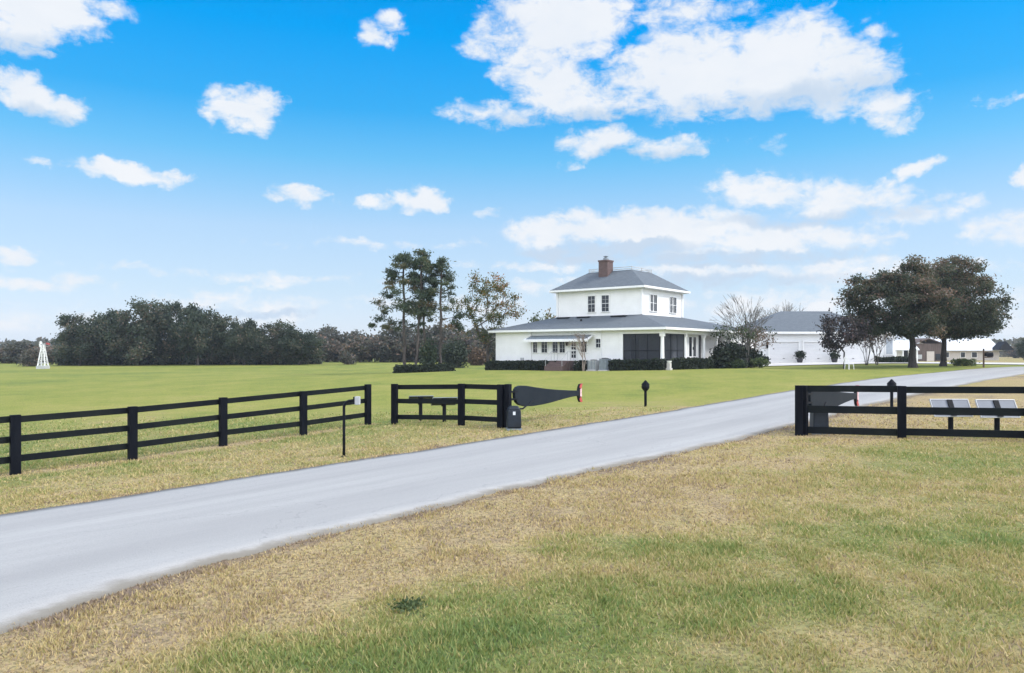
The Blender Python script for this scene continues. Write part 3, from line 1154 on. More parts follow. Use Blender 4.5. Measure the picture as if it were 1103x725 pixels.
def fence(label, pts, heights, px_first=None):
    """board fence: posts at pts (x, y), three boards fixed behind the posts"""
    root = empty('board_fence', (pts[0][0], pts[0][1], gz(*pts[0])))
    tag(root, label, 'fence', 'black board fences along the drive')
    o = root.location.copy()
    rnd = random.Random(len(label))
    for i, (x, y) in enumerate(pts):
        a = Vector(pts[max(i - 1, 0)])
        b = Vector(pts[min(i + 1, len(pts) - 1)])
        ang = math.atan2(b.y - a.y, b.x - a.x)
        z = gz(x, y)
        h = 1.32 + rnd.uniform(-0.01, 0.02)
        mb = MB().box(Vector((x, y, z + h / 2 - 0.2)) - o, (0.20, 0.13, h + 0.4), ang + rnd.uniform(-.03, .03))
        mb.build('post', M['black'], root, bevel=0.008)
    for i in range(len(pts) - 1):
        a, b = Vector((*pts[i], 0)), Vector((*pts[i + 1], 0))
        d = (b - a).normalized()
        nrm = Vector((-d.y, d.x, 0))
        if nrm.y < 0:
            nrm = -nrm
        off = nrm * 0.088
        e0 = -0.10 if i == 0 else 0.004
        e1 = 0.10 if i == len(pts) - 2 else -0.004
        for k, (hz, hh) in enumerate(heights):
            za = gz(a.x, a.y) + hz + rnd.uniform(-.012, .012)
            zb = gz(b.x, b.y) + hz + rnd.uniform(-.012, .012)
            MB().bar(a + d * e0 + off + Vector((0, 0, za)) - o, b + d * e1 + off + Vector((0, 0, zb)) - o, 0.04, hh).build('rail', M['blackrail'], root, bevel=0.005)
    return root


def wxy(px, d):
    return ((px - CX) / FPX * d, d)


LEFT_POSTS = [(-14.4, 12.4), (-12.75, 14.45), wxy(16.5, 16.5), wxy(142.8, 18.3), wxy(240.3, 20.4), wxy(326.8, 22.2), wxy(396.3, 24.5)]
MID_POSTS = [wxy(425, 24.3), wxy(497, 23.3), wxy(539.3, 22.3)]
RIGHT_POSTS = [wxy(860.6, 19.6), wxy(971.4, 18.7), (12.45, 17.75), (14.8, 16.8)]
fence('long black three-board fence on the left lawn, behind the gooseneck keypad post', LEFT_POSTS, [(1.23, 0.145), (0.79, 0.145), (0.34, 0.15)])
fence('short black three-board fence in the middle, between the lawn gap and the left gate', MID_POSTS, [(1.22, 0.15), (0.75, 0.15), (0.24, 0.15)])
fence('black three-board fence on the right, in front of the two pale-faced solar panels', RIGHT_POSTS, [(1.235, 0.165), (0.70, 0.19), (0.15, 0.18)])


def gate(label, hinge, direction, post_side):
    """tapered swing gate leaf shaped like a long fish, standing open along the drive"""
    d = Vector((*direction, 0)).normalized()
    x, y = hinge
    z = gz(x, y)
    rz = math.atan2(d.y, d.x)
    root = empty('gate_leaf', (x, y, z), rz)
    tag(root, label, 'gate', 'swing gate leaves either side of the drive')
    ux, uz, un = (1, 0, 0), (0, 0, 1), (0, 1, 0)
    top = [(0.14, 1.02), (0.18, 1.14), (0.27, 1.215), (0.45, 1.25), (0.8, 1.235), (1.3, 1.17), (2.0, 1.09), (2.8, 1.02), (3.6, 0.965), (4.22, 0.93)]
    bot = [(4.22, 0.75), (3.7, 0.735), (3.1, 0.69), (2.4, 0.625), (1.8, 0.59), (1.2, 0.575), (0.7, 0.60), (0.42, 0.655), (0.25, 0.75), (0.16, 0.88)]
    MB().prism(top + bot, (0, 0, 0), ux, uz, un, 0.11).build('panel', M['gate'], root, bevel=0.02)
    # tail fin with red reflective tips
    fin = [(4.22, 0.93), (4.27, 1.06), (4.34, 1.15), (4.50, 1.16), (4.43, 1.05), (4.40, 0.94), (4.40, 0.76), (4.43, 0.63), (4.50, 0.53), (4.36, 0.52), (4.28, 0.60), (4.22, 0.75)]
    f = MB().prism(fin, (0, 0, 0), ux, uz, un, 0.07).build('tail_fin', M['dark_metal'], root)
    for sgn in (-1, 1):
        q = [(4.29, 1.035), (4.35, 1.14), (4.52, 1.165), (4.44, 1.04), (4.42, 0.98)] if sgn > 0 else [(4.42, 0.72), (4.44, 0.64), (4.52, 0.515), (4.36, 0.525), (4.29, 0.63)]
        MB().prism(q, (0, 0, 0), ux, uz, un, 0.09).build('reflector', M['red'], f)
    MB().prism([(4.34, 0.98), (4.46, 0.99), (4.435, 0.85), (4.46, 0.71), (4.34, 0.72)], (0, 0, 0), ux, uz, un, 0.10).build('reflector', M['pink'], f)
    # hinge post, hinges
    MB().box((-0.16, 0, 0.56), (0.16, 0.16, 1.52)).build('hinge_post', M['black'], root, bevel=0.008)
    for hz in (0.85, 1.08):
        MB().bar((-0.08, 0, hz), (0.28, 0, hz), 0.13, 0.05).build('hinge', M['dark_metal'], root)
    return root


LG = gate('dark tapered gate leaf with a red-tipped tail fin, open beside the drive', (-0.03, 22.35), (0.55, 0.835), 1)
RG = gate('dark tapered gate leaf standing open behind the right-hand fence', (7.86, 19.75), (0.655, 0.755), 1)


def operator(label, x, y, rz, arm_to, sticker=True):
    z = gz(x, y)
    root = empty('gate_operator', (x, y, z), rz)
    tag(root, label, 'gate motor', 'gate motors beside the gate posts')
    MB().box((0, 0, 0.02), (0.44, 0.44, 0.06)).build('base', M['grey_metal'], root, bevel=0.01)
    MB().box((0, 0, 0.33), (0.42, 0.40, 0.54), taper=0.92).build('housing', M['bin'], root, bevel=0.04)
    MB().box((0, 0, 0.65), (0.36, 0.34, 0.10), taper=0.7).build('lid', M['bin'], root, bevel=0.03)
    if sticker:
        MB().box((-0.01, -0.206, 0.50), (0.075, 0.012, 0.10)).build('sticker', M['label'], root)
    a = arm_to
    mid = Vector((a[0] * 0.45, a[1] * 0.45, 0.58))
    MB().tube([(0, 0, 0.70), (0, 0, 0.60), mid, (a[0], a[1], 0.80)], 0.025, 8).build('arm', M['dark_metal'], root)
    return root


operator('dark motor box with a pale sticker beside the left gate post', 0.05, 21.75, 0.12, (0.75, 1.1))
operator('dark motor box with no sticker showing behind the right gate post', 8.28, 19.95, -0.1, (0.35, 0.55), False)


def solar_panel(x, y, rz, w, h, postlean, label, zt, lean=58, back='cell', face='cell', fw=0.02):
    z = gz(x, y)
    root = empty('solar_panel', (x, y, z), rz)
    tag(root, label, 'solar panel', 'solar panels on posts behind the fences')
    c = Vector((0, 0, zt))
    tilt = R(lean)                                     # leans so that the cells face away from the drive mouth and up
    up = Vector((0, -math.sin(R(90) - tilt), math.cos(R(90) - tilt)))
    nrm = Vector((0, math.sin(tilt) * 1.0, math.cos(tilt)))
    up = Vector((0, -math.cos(tilt), math.sin(tilt)))
    X = Vector((1, 0, 0))

    def plate(a0, a1, b0, b1, off, t):
        return MB().prism([(a0, b0), (a1, b0), (a1, b1), (a0, b1)], c + nrm * off, X, up, nrm, t)
    plate(-w / 2, w / 2, -h / 2, h / 2, 0, 0.016).build('back', M[back], root)
    plate(-w / 2 + .012, w / 2 - .012, -h / 2 + .012, h / 2 - .012, 0.0115, 0.006).build('cells', M[face], root)
    fr = MB()
    for (a0, a1, b0, b1) in ((-w / 2 - .015, w / 2 + .015, h / 2, h / 2 + fw), (-w / 2 - .015, w / 2 + .015, -h / 2 - .015, -h / 2), (-w / 2 - .015, -w / 2, -h / 2, h / 2), (w / 2, w / 2 + .015, -h / 2, h / 2)):
        fr.add(*(lambda q: (q.v, q.f))(plate(a0, a1, b0, b1, 0, 0.045 if face != 'cell' else 0.022)))
    fr.build('frame', M['alu' if face != 'cell' else 'grey_metal'], root)
    br = MB()
    br.bar(c - up * h * 0.5 - nrm * 0.035, c + up * h * 0.46 - nrm * 0.035, 0.14, 0.045)
    if face != 'cell':
        br.bar(c - up * h * 0.5 + nrm * 0.03, c + up * h * 0.49 + nrm * 0.03, 0.13, 0.03)
    br.build('bracket', M['dark_metal'], root)
    MB().tube([(0, -0.02, -0.3), (0, -0.02 + postlean, zt - 0.06)], 0.062, 10).build('post', M['dark_metal'], root)
    return root


solar_panel(*wxy(1024.5, 19.15), R(180), 0.96, 0.46, 0.0, 'pale-faced solar panel with a dark spine behind the right fence, nearer the gate', 0.71, 62, 'cell', 'sky_sheen')
solar_panel(*wxy(1074.5, 18.75), R(180), 0.96, 0.46, 0.0, 'pale-faced solar panel with a dark spine behind the right fence, farther from the gate', 0.71, 62, 'cell', 'sky_sheen')
solar_panel(*wxy(453.0, 25.2), R(14), 0.80, 0.50, 0.0, 'solar panel on a dark post behind the short middle fence, farther from the gate', 0.72, 32, 'cell', 'cell', 0.012)
solar_panel(*wxy(478.5, 24.6), R(14), 0.80, 0.50, 0.0, 'solar panel on a dark post behind the short middle fence, nearer the gate', 0.68, 32, 'cell', 'cell', 0.012)


def keypad():
    p = at(370.5, 17.4)
    root = empty('keypad_post', p, 0)
    tag(root, 'slim black gooseneck post with a small pale keypad box at the edge of the drive', 'keypad')
    pts = [(0, 0, -0.2), (0, 0, 0.6), (0, 0, 1.16)]
    for k in range(1, 9):
        t = k / 8 * math.pi / 2
        pts.append((0.16 - 0.16 * math.cos(t), 0, 1.16 + 0.16 * math.sin(t)))
    pts.append((0.235, 0, 1.33))
    MB().tube(pts, 0.033, 10).build('gooseneck', M['dark_metal'], root, smooth=True)
    MB().box((0.245, 0, 1.335), (0.03, 0.14, 0.16)).build('plate', M['dark_metal'], root)
    MB().box((0.32, 0, 1.325), (0.11, 0.15, 0.19)).build('keypad_box', M['pale_metal'], root, bevel=0.012)
    MB().tube([(0, 0, -0.02), (0, 0, 0.02)], 0.09, 12).build('foot', M['dark_metal'], root)


keypad()


def lantern(p, label):
    root = empty('path_light', p, 0)
    tag(root, label, 'path light', 'short black path lights along the drive')
    MB().tube([(0, 0, -0.2), (0, 0, 0.62)], 0.055, 10).build('post', M['black'], root)
    MB().lathe([(0.055, 0.62), (0.10, 0.66), (0.155, 0.74), (0.165, 0.80), (0.15, 0.87)], n=12).build('globe', M['dark_metal'], root)
    MB().lathe([(0.17, 0.872), (0.14, 0.93), (0.07, 1.0), (0.05, 1.03), (0.02, 1.06)], n=12).build('cap', M['black'], root)
    return root


lantern(at(695.3, 29.8), 'short black path light standing alone on the lawn left of the drive')
lantern(at(960.5, 27.5), 'short black path light behind the right-hand fence, beyond the drive')


def mailbox():
    p = at(1059.5, 63)
    root = empty('mailbox', p, R(-8))
    tag(root, 'dark mailbox on a tall post at the bend of the drive', 'mailbox')
    MB().box((0, 0, 0.75), (0.10, 0.10, 1.7)).build('post', M['wood'], root)
    bx = MB()
    prof = [(0.17 * math.cos(t), 0.17 * math.sin(t)) for t in np.linspace(0, math.pi, 9)]
    prof = [(-0.17, -0.2)] + [(-a, b) for a, b in prof] + [(0.17, -0.2)]
    bx.prism(prof, (0.42, 0, 1.12), (0, 1, 0), (0, 0, 1), (1, 0, 0), 0.56).build('box', M['dark_metal'], root)
    MB().bar((0.02, 0, 0.84), (0.7, 0, 0.88), 0.09, 0.07).build('bracket', M['wood'], root)
    MB().bar((0.05, 0, 1.28), (0.6, 0, 1.36), 0.07, 0.05).build('arm', M['wood'], root)


mailbox()


p = Vector((*hit(440, 655), 0))
p.z = gz(p.x, p.y)
wd_ = empty('weed', p)
tag(wd_, 'small dark green weed clump in the dry grass near the drive', 'weed')
rng_ = np.random.default_rng(9)
P_ = np.stack([rng_.normal(size=230) * 0.075, rng_.normal(size=230) * 0.085, np.abs(rng_.normal(size=230)) * 0.022 + 0.012], 1)
quads_mesh('leaves', leaf_quads(rng_, P_, 0.024), rng_.uniform(0.5, 1.0, 230), M['shrub_leaf'], wd_)

# ================================================================== THE HOUSE
# local frame: +x runs back along the right-hand side, +y runs left along the front, origin at the porch corner
TH = R(38.0)
HO = Vector((12.6, 62.0, 0.83))
LX = Vector((math.sin(TH), math.cos(TH), 0))
LY = Vector((-math.cos(TH), math.sin(TH), 0))
ROT = R(90) - TH


def front(px, x=0.0):
    """distance along the front (local y) of a photograph column, on the plane local x"""
    k = (px - CX) / FPX
    bx, by = HO.x + LX.x * x, HO.y + LX.y * x
    return (bx - k * by) / (k * LY.y - LY.x)


def side(px, y=0.0):
    k = (px - CX) / FPX
    bx, by = HO.x + LY.x * y, HO.y + LY.y * y
    return (k * by - bx) / (LX.x - k * LX.y)


def hz(py, x, y):
    """local height of a photograph row at local (x, y)"""
    d = HO.y + LX.y * x + LY.y * y
    return CAMZ - (py - HY) * d / FPX - HO.z


house = empty('farmhouse', HO, ROT)
tag(house, 'white two-storey farmhouse with a wraparound porch, grey roofs and a brick chimney', 'house')

FLOOR, EAVE, SK_TOP, UP_EAVE, DECK = 0.70, 3.42, 4.82, 7.28, 9.20
A1, B1 = 17.85, 22.2                                 # length of the front and of the right-hand side
UX0, UX1, UY0, UY1 = 2.75, 11.05, 3.4, 12.5          # upper storey
PY, PX = 3.84, 4.35                                  # screened corner of the porch

# lower walls: left wing front, side wall behind the porch, right end
w = MB()
w.box((0.15, (PY + A1) / 2, EAVE / 2 - 0.3), (0.30, A1 - PY, EAVE + 0.6))                     # front wall
w.box((B1 / 2, A1 - 0.15, EAVE / 2 - 0.3), (B1 - 0.62, 0.30, EAVE + 0.6))                     # left end wall
w.box((B1 - 0.15, A1 / 2, EAVE / 2 - 0.3), (0.30, A1 - 0.004, EAVE + 0.6))                    # rear wall
w.box(((0.304 + PX) / 2, PY + 0.15, EAVE / 2 - 0.3), (PX - 0.304, 0.30, EAVE + 0.59))         # wall at the back of the screened porch
w.box((PX + 0.15, (1.2 + PY) / 2 + 0.15, EAVE / 2 - 0.3), (0.30, PY - 1.2 + 0.3, EAVE + 0.58))
w.box(((PX + 15) / 2, 1.35, EAVE / 2 - 0.3), (15 - PX, 0.30, EAVE + 0.57))                    # recessed side wall
w.box((15.15, 0.75, EAVE / 2 - 0.3), (0.30, 1.5, EAVE + 0.56))
w.box(((15.3 + B1) / 2 - 0.15, 0.15, EAVE / 2 - 0.3), (B1 - 15.6, 0.30, EAVE + 0.55))         # right-hand end wall
w.box((-0.06, (13.6 + A1) / 2, EAVE / 2 - 0.3), (0.12, A1 - 13.6 - 0.02, EAVE + 0.5))         # slight projection of the left end
w.build('lower_wall', M['white'], house)
w = MB()
w.box(((UX0 + UX1) / 2, (UY0 + UY1) / 2, (SK_TOP + UP_EAVE) / 2 - 0.2), (UX1 - UX0, UY1 - UY0, UP_EAVE - SK_TOP + 0.5))
w.build('upper_wall', M['white'], house)
# corner boards and skirting
for (x, y) in ((UX0, UY0), (UX0, UY1), (UX1, UY0)):
    MB().box((x, y, (SK_TOP + UP_EAVE) / 2), (0.20, 0.20, UP_EAVE - SK_TOP - 0.06)).build('corner_board', M['trim'], house)
for (x, y) in ((0, PY + 0.1), (0, A1), (B1, 0)):
    MB().box((x, y, EAVE / 2 - 0.1), (0.20, 0.20, EAVE + 0.1)).build('corner_board', M['trim'], house)


def hip(name, outer, zo, inner, zi, thick, m, fascia_h):
    """hip roof between an outer eave rectangle and an inner rectangle; eave boards as its sub-part"""
    (x0, x1, y0, y1), (a0, a1, b0, b1) = outer, inner
    V = [(x0, y0, zo), (x1, y0, zo), (x1, y1, zo), (x0, y1, zo), (a0, b0, zi), (a1, b0, zi), (a1, b1, zi), (a0, b1, zi)]
    V += [(x, y, z - thick) for x, y, z in V[:4]]
    F = [(0, 1, 5, 4), (1, 2, 6, 5), (2, 3, 7, 6), (3, 0, 4, 7), (4, 5, 6, 7), (8, 9, 1, 0), (9, 10, 2, 1), (10, 11, 3, 2), (11, 8, 0, 3), (11, 10, 9, 8)]
    o = MB().add(V, F).build(name, m, house, boxuv=True)
    f = MB()
    zc = zo - fascia_h / 2 - 0.02
    f.box((x0 - 0.03, (y0 + y1) / 2, zc), (0.06, y1 - y0 + 0.12, fascia_h))
    f.box((x1 + 0.03, (y0 + y1) / 2, zc), (0.06, y1 - y0 + 0.12, fascia_h))
    f.box(((x0 + x1) / 2, y0 - 0.03, zc), (x1 - x0 - 0.004, 0.06, fascia_h))
    f.box(((x0 + x1) / 2, y1 + 0.03, zc), (x1 - x0 - 0.004, 0.06, fascia_h))
    f.build('eave_board', M['trim'], o)
    return o


low = hip('lower_roof', (-0.6, B1 + 0.5, -0.6, A1 + 0.55), EAVE + 0.16, (UX0 - 0.01, UX1 + 0.01, UY0 - 0.01, UY1 + 0.01), SK_TOP + 0.02, 0.10, M['shingle'], 0.20)
up = hip('upper_roof', (UX0 - 0.55, UX1 + 0.55, UY0 - 0.55, UY1 + 0.55), UP_EAVE + 0.14, (UX0 + 2.2, UX1 - 2.2, UY0 + 2.2, UY1 - 2.2), DECK, 0.10, M['shingle'], 0.18)
# ceilings under the eaves and over the porch
so = MB()
so.box((B1 / 2, A1 / 2, EAVE - 0.045), (B1 + 1.0, A1 + 1.0, 0.05))
so.box(((UX0 + UX1) / 2, (UY0 + UY1) / 2, UP_EAVE - 0.06), (UX1 - UX0 + 1.0, UY1 - UY0 + 1.0, 0.05))
so.build('soffit', M['trim'], house)
# porch beam
pb = MB()
pb.box((0.0, PY / 2, EAVE - 0.22), (0.24, PY + 0.2, 0.30))
pb.box((8.4 / 2 + 3.3, 0.0, EAVE - 0.222), (8.4 + 6.3, 0.22, 0.29))
pb.build('porch_beam', M['trim'], house)
# hip ridge caps and the low rail round the flat top of the roof
rc = MB()
ux0, ux1, uy0, uy1 = UX0 + 2.2, UX1 - 2.2, UY0 + 2.2, UY1 - 2.2
for z in (DECK + 0.10, DECK + 0.28):
    rc.bar((ux0, uy0, z), (ux0, uy1, z), 0.05, 0.05)
    rc.bar((ux1, uy0, z), (ux1, uy1, z), 0.05, 0.05)
    rc.bar((ux0, uy0, z), (ux1, uy0, z), 0.05, 0.05)
    rc.bar((ux0, uy1, z), (ux1, uy1, z), 0.05, 0.05)
for (x, y) in ((ux0, uy0), (ux1, uy0), (ux0, uy1), (ux1, uy1), (ux0, (uy0 + uy1) / 2), ((ux0 + ux1) / 2, uy0)):
    rc.box((x, y, DECK + 0.16), (0.06, 0.06, 0.36))
rc.build('roof_rail', M['pale_metal'], up)
# chimney
cy = front(654, UX0 + 2.0)
cx_ = UX0 + 1.75
ch = MB().box((cx_, cy, (8.2 + 10.05) / 2), (1.02, 0.98, 2.05)).box((cx_, cy, 10.12), (1.13, 1.09, 0.14)).build('chimney', M['brick'], up, boxuv=True)
cap = MB().lathe([(0.30, 10.2), (0.25, 10.42), (0.12, 10.46), (0.12, 10.52), (0.26, 10.56), (0.02, 10.66)], (cx_, cy, 0), 12)
cap.build('chimney_cap', M['grey_metal'], ch)
for px in (606, 628, 666):
    y = front(px, UX0 - 0.5)
    MB().box((UX0 - 0.34, y, SK_TOP - 0.09), (0.5, 1.35 if px < 660 else 1.55, 0.12)).build('roof_vent', M['dark_metal'], low)
MB().tube([(1.45, front(626, 1.45), 4.1), (1.45, front(626, 1.45), 4.5)], 0.09, 8).build('vent_pipe', M['dark_metal'], low)


def window(face, c, z0, z1, wd, cols, rows, off=0.0, double=False, parent=None, name='window', mull=0):
    """window proud of the wall: white frame, recessed dark pane, glazing bars"""
    parent = parent or house
    fr, pn = MB(), MB()

    def bx(mb, u, z, du, dz, out, th):
        if face == 'front':
            mb.box((off - out, u, z), (th, du, dz))
        else:
            mb.box((u, off - out, z), (du, th, dz))
    h = z1 - z0
    zc = (z0 + z1) / 2
    t = 0.055
    bx(fr, c, z1 + t / 2, wd + 2 * t + 0.04, t + 0.02, 0.045, 0.09)
    bx(fr, c, z0 - t / 2, wd + 2 * t + 0.12, t, 0.055, 0.11)
    bx(fr, c - wd / 2 - t / 2, zc, t, h, 0.04, 0.08)
    bx(fr, c + wd / 2 + t / 2, zc, t, h, 0.04, 0.08)
    bx(pn, c, zc, wd, h, 0.010, 0.018)
    f = fr.build(name, M['trim'], parent)
    p = pn.build('pane', M['glass'], f)
    bars = MB()
    for k in range(1, cols):
        u = c - wd / 2 + wd * k / cols
        bx(bars, u, zc, 0.10 if (mull and k == cols // 2) else 0.013, h, 0.026, 0.016)
    for k in range(1, rows):
        bx(bars, c, z0 + h * k / rows, wd, 0.04 if k * 2 == rows else 0.012, 0.027, 0.013)
    if bars.v:
        bars.build('glazing_bar', M['trim'], f)
    return f


# upper windows: two on the front, two pairs on the right-hand side
for (p0, p1) in ((633.6, 641.2), (648.4, 656.2)):
    a, b = front(p0, UX0), front(p1, UX0)
    window('front', (a + b) / 2, 5.22, 6.72, abs(a - b), 2, 4, off=UX0)
for (p0, p1) in ((699.8, 707.2), (721.0, 728.0)):
    a, b = side(p0, UY0), side(p1, UY0)
    window('side', (a + b) / 2, 5.22, 6.72, abs(a - b), 2, 2, off=UY0, mull=1)
# lower front windows
for (p0, p1, q0, q1, c, r) in ((574.6, 579, 366.1, 379.8, 2, 3), (583.6, 589.8, 366.1, 379.8, 2, 3), (595.6, 601.2, 366.1, 379.8, 2, 3), (603, 608.9, 366.1, 379.8, 2, 3),
                               (626.5, 632.2, 365.6, 379.4, 2, 3), (642.2, 647.4, 365.0, 374.4, 2, 2)):
    a, b = front(p0), front(p1)
    m_ = (a + b) / 2
    window('front', m_, hz(q1, 0, m_), hz(q0, 0, m_), abs(a - b), c, r)
# side windows behind the shrubs
for (p0, p1, y, q0, q1) in ((772.6, 777.2, 1.2, 361.5, 378), (803.4, 806.4, 0.0, 363.4, 376)):
    a, b = side(p0, y), side(p1, y)
    m_ = (a + b) / 2
    window('side', m_, hz(q1, m_, y), hz(q0, m_, y), abs(a - b), 2, 4, off=y)

# front door with glass, and its lamp
a, b = front(615.4), front(621.3)
dm = (a + b) / 2
dr = MB().box((-0.03, dm, FLOOR + 1.06), (0.06, abs(a - b) + 0.30, 2.20)).build('front_door', M['door_white'], house)
MB().box((-0.068, dm, FLOOR + 1.10), (0.016, abs(a - b) * 0.78, 1.72)).build('pane', M['glass'], dr)
gb = MB()
for k in range(1, 5):
    gb.box((-0.082, dm, FLOOR + 0.24 + 1.72 * k / 5), (0.012, abs(a - b) * 0.78, 0.05 if k != 2 else 0.12))
gb.box((-0.084, dm, FLOOR + 1.10), (0.012, 0.04, 1.72))
gb.build('glazing_bar', M['door_white'], dr)
MB().tube([(-0.09, dm - abs(a - b) * 0.46, FLOOR + 1.0), (-0.14, dm - abs(a - b) * 0.46, FLOOR + 1.0)], 0.035, 8).build('handle', M['dark_metal'], dr)
y = front(611.4)
MB().box((-0.05, y, 2.38), (0.08, 0.12, 0.22)).lathe([(0.10, 2.05), (0.13, 2.45), (0.03, 2.62)], (-0.16, y, 0), 8).build('wall_lamp', M['dark_metal'], house)
y = front(563.5)
MB().box((-0.18, y, 0.72), (0.12, 0.34, 0.4)).build('meter_box', M['pale_metal'], house)

# awning over the front windows
a, b = front(570), front(639.5)
yc, L = (a + b) / 2, abs(a - b)
aw = MB()
zt, zb, dp = 2.98, 2.60, 1.0
aw.prism([(0, zt), (-dp, zb), (-dp, zb - 0.20), (-dp + 0.08, zb - 0.20), (-dp + 0.08, zb - 0.08), (0, zt - 0.10)], (-0.002, yc, 0), (1, 0, 0), (0, 0, 1), (0, 1, 0), L)
awo = aw.build('awning', M['trim'], house)
MB().prism([(0.0, zt + 0.035), (-dp + 0.12, zb + 0.08), (-dp + 0.12, zb + 0.055), (0.0, zt + 0.008)], (-0.004, yc, 0), (1, 0, 0), (0, 0, 1), (0, 1, 0), L - 0.5).build('awning_cover', M['grey_metal'], awo)

# gutter downspouts
dsp = MB()
for px in (647.8,):
    y = front(px)
    dsp.box((-0.05, y, EAVE / 2), (0.09, 0.10, EAVE))
dsp.build('downspout', M['trim'], house)

# brick steps, landing and white handrails
a, b = front(600), front(621)
yc, L = (a + b) / 2, abs(a - b)
st = MB()
st.box((-0.62, yc, 0.20), (1.2, L, 0.96))
for k in range(3):
    st.box((-1.22 - 0.32 * (k + 0.5), yc, (0.55 - 0.17 * k) / 2 - 0.15), (0.318, L * 0.9, 0.55 - 0.17 * k + 0.3))
so_ = st.build('brick_steps', M['brick'], house, boxuv=True)
rl = MB()
for e in (-1, 1):
    y = yc + e * L * 0.42
    pts = [(-0.1, y, 0.68 + 0.85), (-1.2, y, 0.68 + 0.85), (-1.5, y, 1.25), (-2.1, y, 0.85), (-2.1, y, 0.0)]
    rl.tube(pts, 0.022, 6)
    for x in (-0.2, -0.7, -1.2):
        rl.tube([(x, y, 0.66), (x, y, 1.53)], 0.018, 6)
rl.build('handrail', M['pale_metal'], so_)

# screened porch: floor, columns, screens
fl = MB()
fl.box((2.1, 1.9, FLOOR - 0.35), (4.5, 4.1, 0.7))
fl.box((9.72, 0.6, FLOOR - 0.352), (10.7, 1.44, 0.69))
fl.build('porch_floor', M['concrete'], house)
def column(x, y):
    c = MB()
    c.box((x, y, FLOOR + 0.10), (0.40, 0.40, 0.2))
    c.lathe([(0.17, FLOOR + 0.2), (0.16, FLOOR + 0.5), (0.135, EAVE - 0.62)], (x, y, 0), 16)
    c.box((x, y, EAVE - 0.5), (0.36, 0.36, 0.24))
    return c.build('column', M['trim'], house)


for (x, y) in ((0, 0), (4.35, 0), (8.4, 0), (side(771.5, 0), 0), (side(780, 0), 0)):
    column(x, y)
MB().box((0, PY - 0.02, (FLOOR + EAVE) / 2 - 0.2), (0.22, 0.22, EAVE - FLOOR - 0.1)).build('column', M['trim'], house)


def screen(x0, y0, x1, y1, n):
    p0, p1 = Vector((x0, y0, 0)), Vector((x1, y1, 0))
    z0, z1 = FLOOR + 0.03, EAVE - 0.38
    m_ = MB().bar(p0 + Vector((0, 0, (z0 + z1) / 2)), p1 + Vector((0, 0, (z0 + z1) / 2)), 0.008, z1 - z0).build('porch_screen', M['screen'], house)
    f = MB()
    for k in range(n + 1):
        p = p0 + (p1 - p0) * k / n
        f.box((p.x, p.y, (z0 + z1) / 2), (0.05, 0.05, z1 - z0 - 0.01))
    f.bar(p0 + Vector((0, 0, z0 + 0.85)), p1 + Vector((0, 0, z0 + 0.85)), 0.045, 0.06)
    f.bar(p0 + Vector((0, 0, z0 + 0.03)), p1 + Vector((0, 0, z0 + 0.03)), 0.045, 0.08)
    f.build('screen_frame', M['dark_metal'], m_)


screen(0, 0.22, 0, PY - 0.14, 3)
screen(0.2, 0, 4.15, 0, 3)
# glass doors and blinds at the back of the porch
bd = MB().box((2.2, PY - 0.03, FLOOR + 1.1), (1.8, 0.06, 2.2)).build('porch_door', M['door_white'], house)
MB().box((1.78, PY - 0.068, FLOOR + 1.12), (0.66, 0.016, 1.8)).box((2.62, PY - 0.068, FLOOR + 1.12), (0.66, 0.016, 1.8)).build('pane', M['glass'], bd)
# white double doors on the side porch
y = 0.35
a, b = side(739.8, y), side(753, y)
xm, W = (a + b) / 2, abs(a - b)
dd = MB().box((xm, y + 0.45, FLOOR + 1.15), (W, 0.8, 2.36)).build('side_doors', M['door_white'], house)
for e, ww in ((-0.17, 0.2), (0.17, 0.2)):
    MB().box((xm + e * W, y + 0.04, FLOOR + 1.25), (W * ww, 0.02, 1.75)).build('pane', M['glass'], dd)
MB().box((xm + 0.02 * W, y + 0.03, FLOOR + 1.1), (0.04, 0.07, 0.25)).build('handle', M['dark_metal'], dd)
screen(8.2, 0.62, side(754.5, 0.62), 0.62, 1)


# ================================================================== GARAGE
GX0, GX1, GY0, GY1 = 27.05, 43.5, 84.0, 94.5
GZ = 0.93
gar = empty('garage', (GX0, GY0, GZ), 0)
tag(gar, 'long white garage with closed panel doors and a grey hip roof', 'garage')
GW, GD = GX1 - GX0, GY1 - GY0
GE = 3.66
MB().box((GW / 2, GD / 2, GE / 2 - 0.25), (GW, GD, GE + 0.5)).build('wall', M['white'], gar)
V = [(-.5, -.5, GE), (GW + .5, -.5, GE), (GW + .5, GD + .5, GE), (-.5, GD + .5, GE), (5.4, GD / 2, 6.25), (GW - 5.4, GD / 2, 6.25)]
F = [(0, 1, 5, 4), (1, 2, 5), (2, 3, 4, 5), (3, 0, 4)]
V2 = V + [(x, y, z - 0.1) for x, y, z in V[:4]]
F2 = F + [(6, 7, 1, 0), (7, 8, 2, 1), (8, 9, 3, 2), (9, 6, 0, 3), (9, 8, 7, 6)]
gr = MB().add(V2, F2).build('roof', M['shingle'], gar, boxuv=True)
fb = MB()
fb.box((GW / 2, -.53, GE - 0.14), (GW + 1.12, 0.06, 0.24))
fb.box((-.53, GD / 2, GE - 0.142), (0.06, GD + 0.99, 0.24))
fb.box((GW + .53, GD / 2, GE - 0.142), (0.06, GD + 0.99, 0.24))
fb.build('eave_board', M['trim'], gr)


def gpx(px, y=0.0):
    return (px - CX) / FPX * (GY0 + y) - GX0


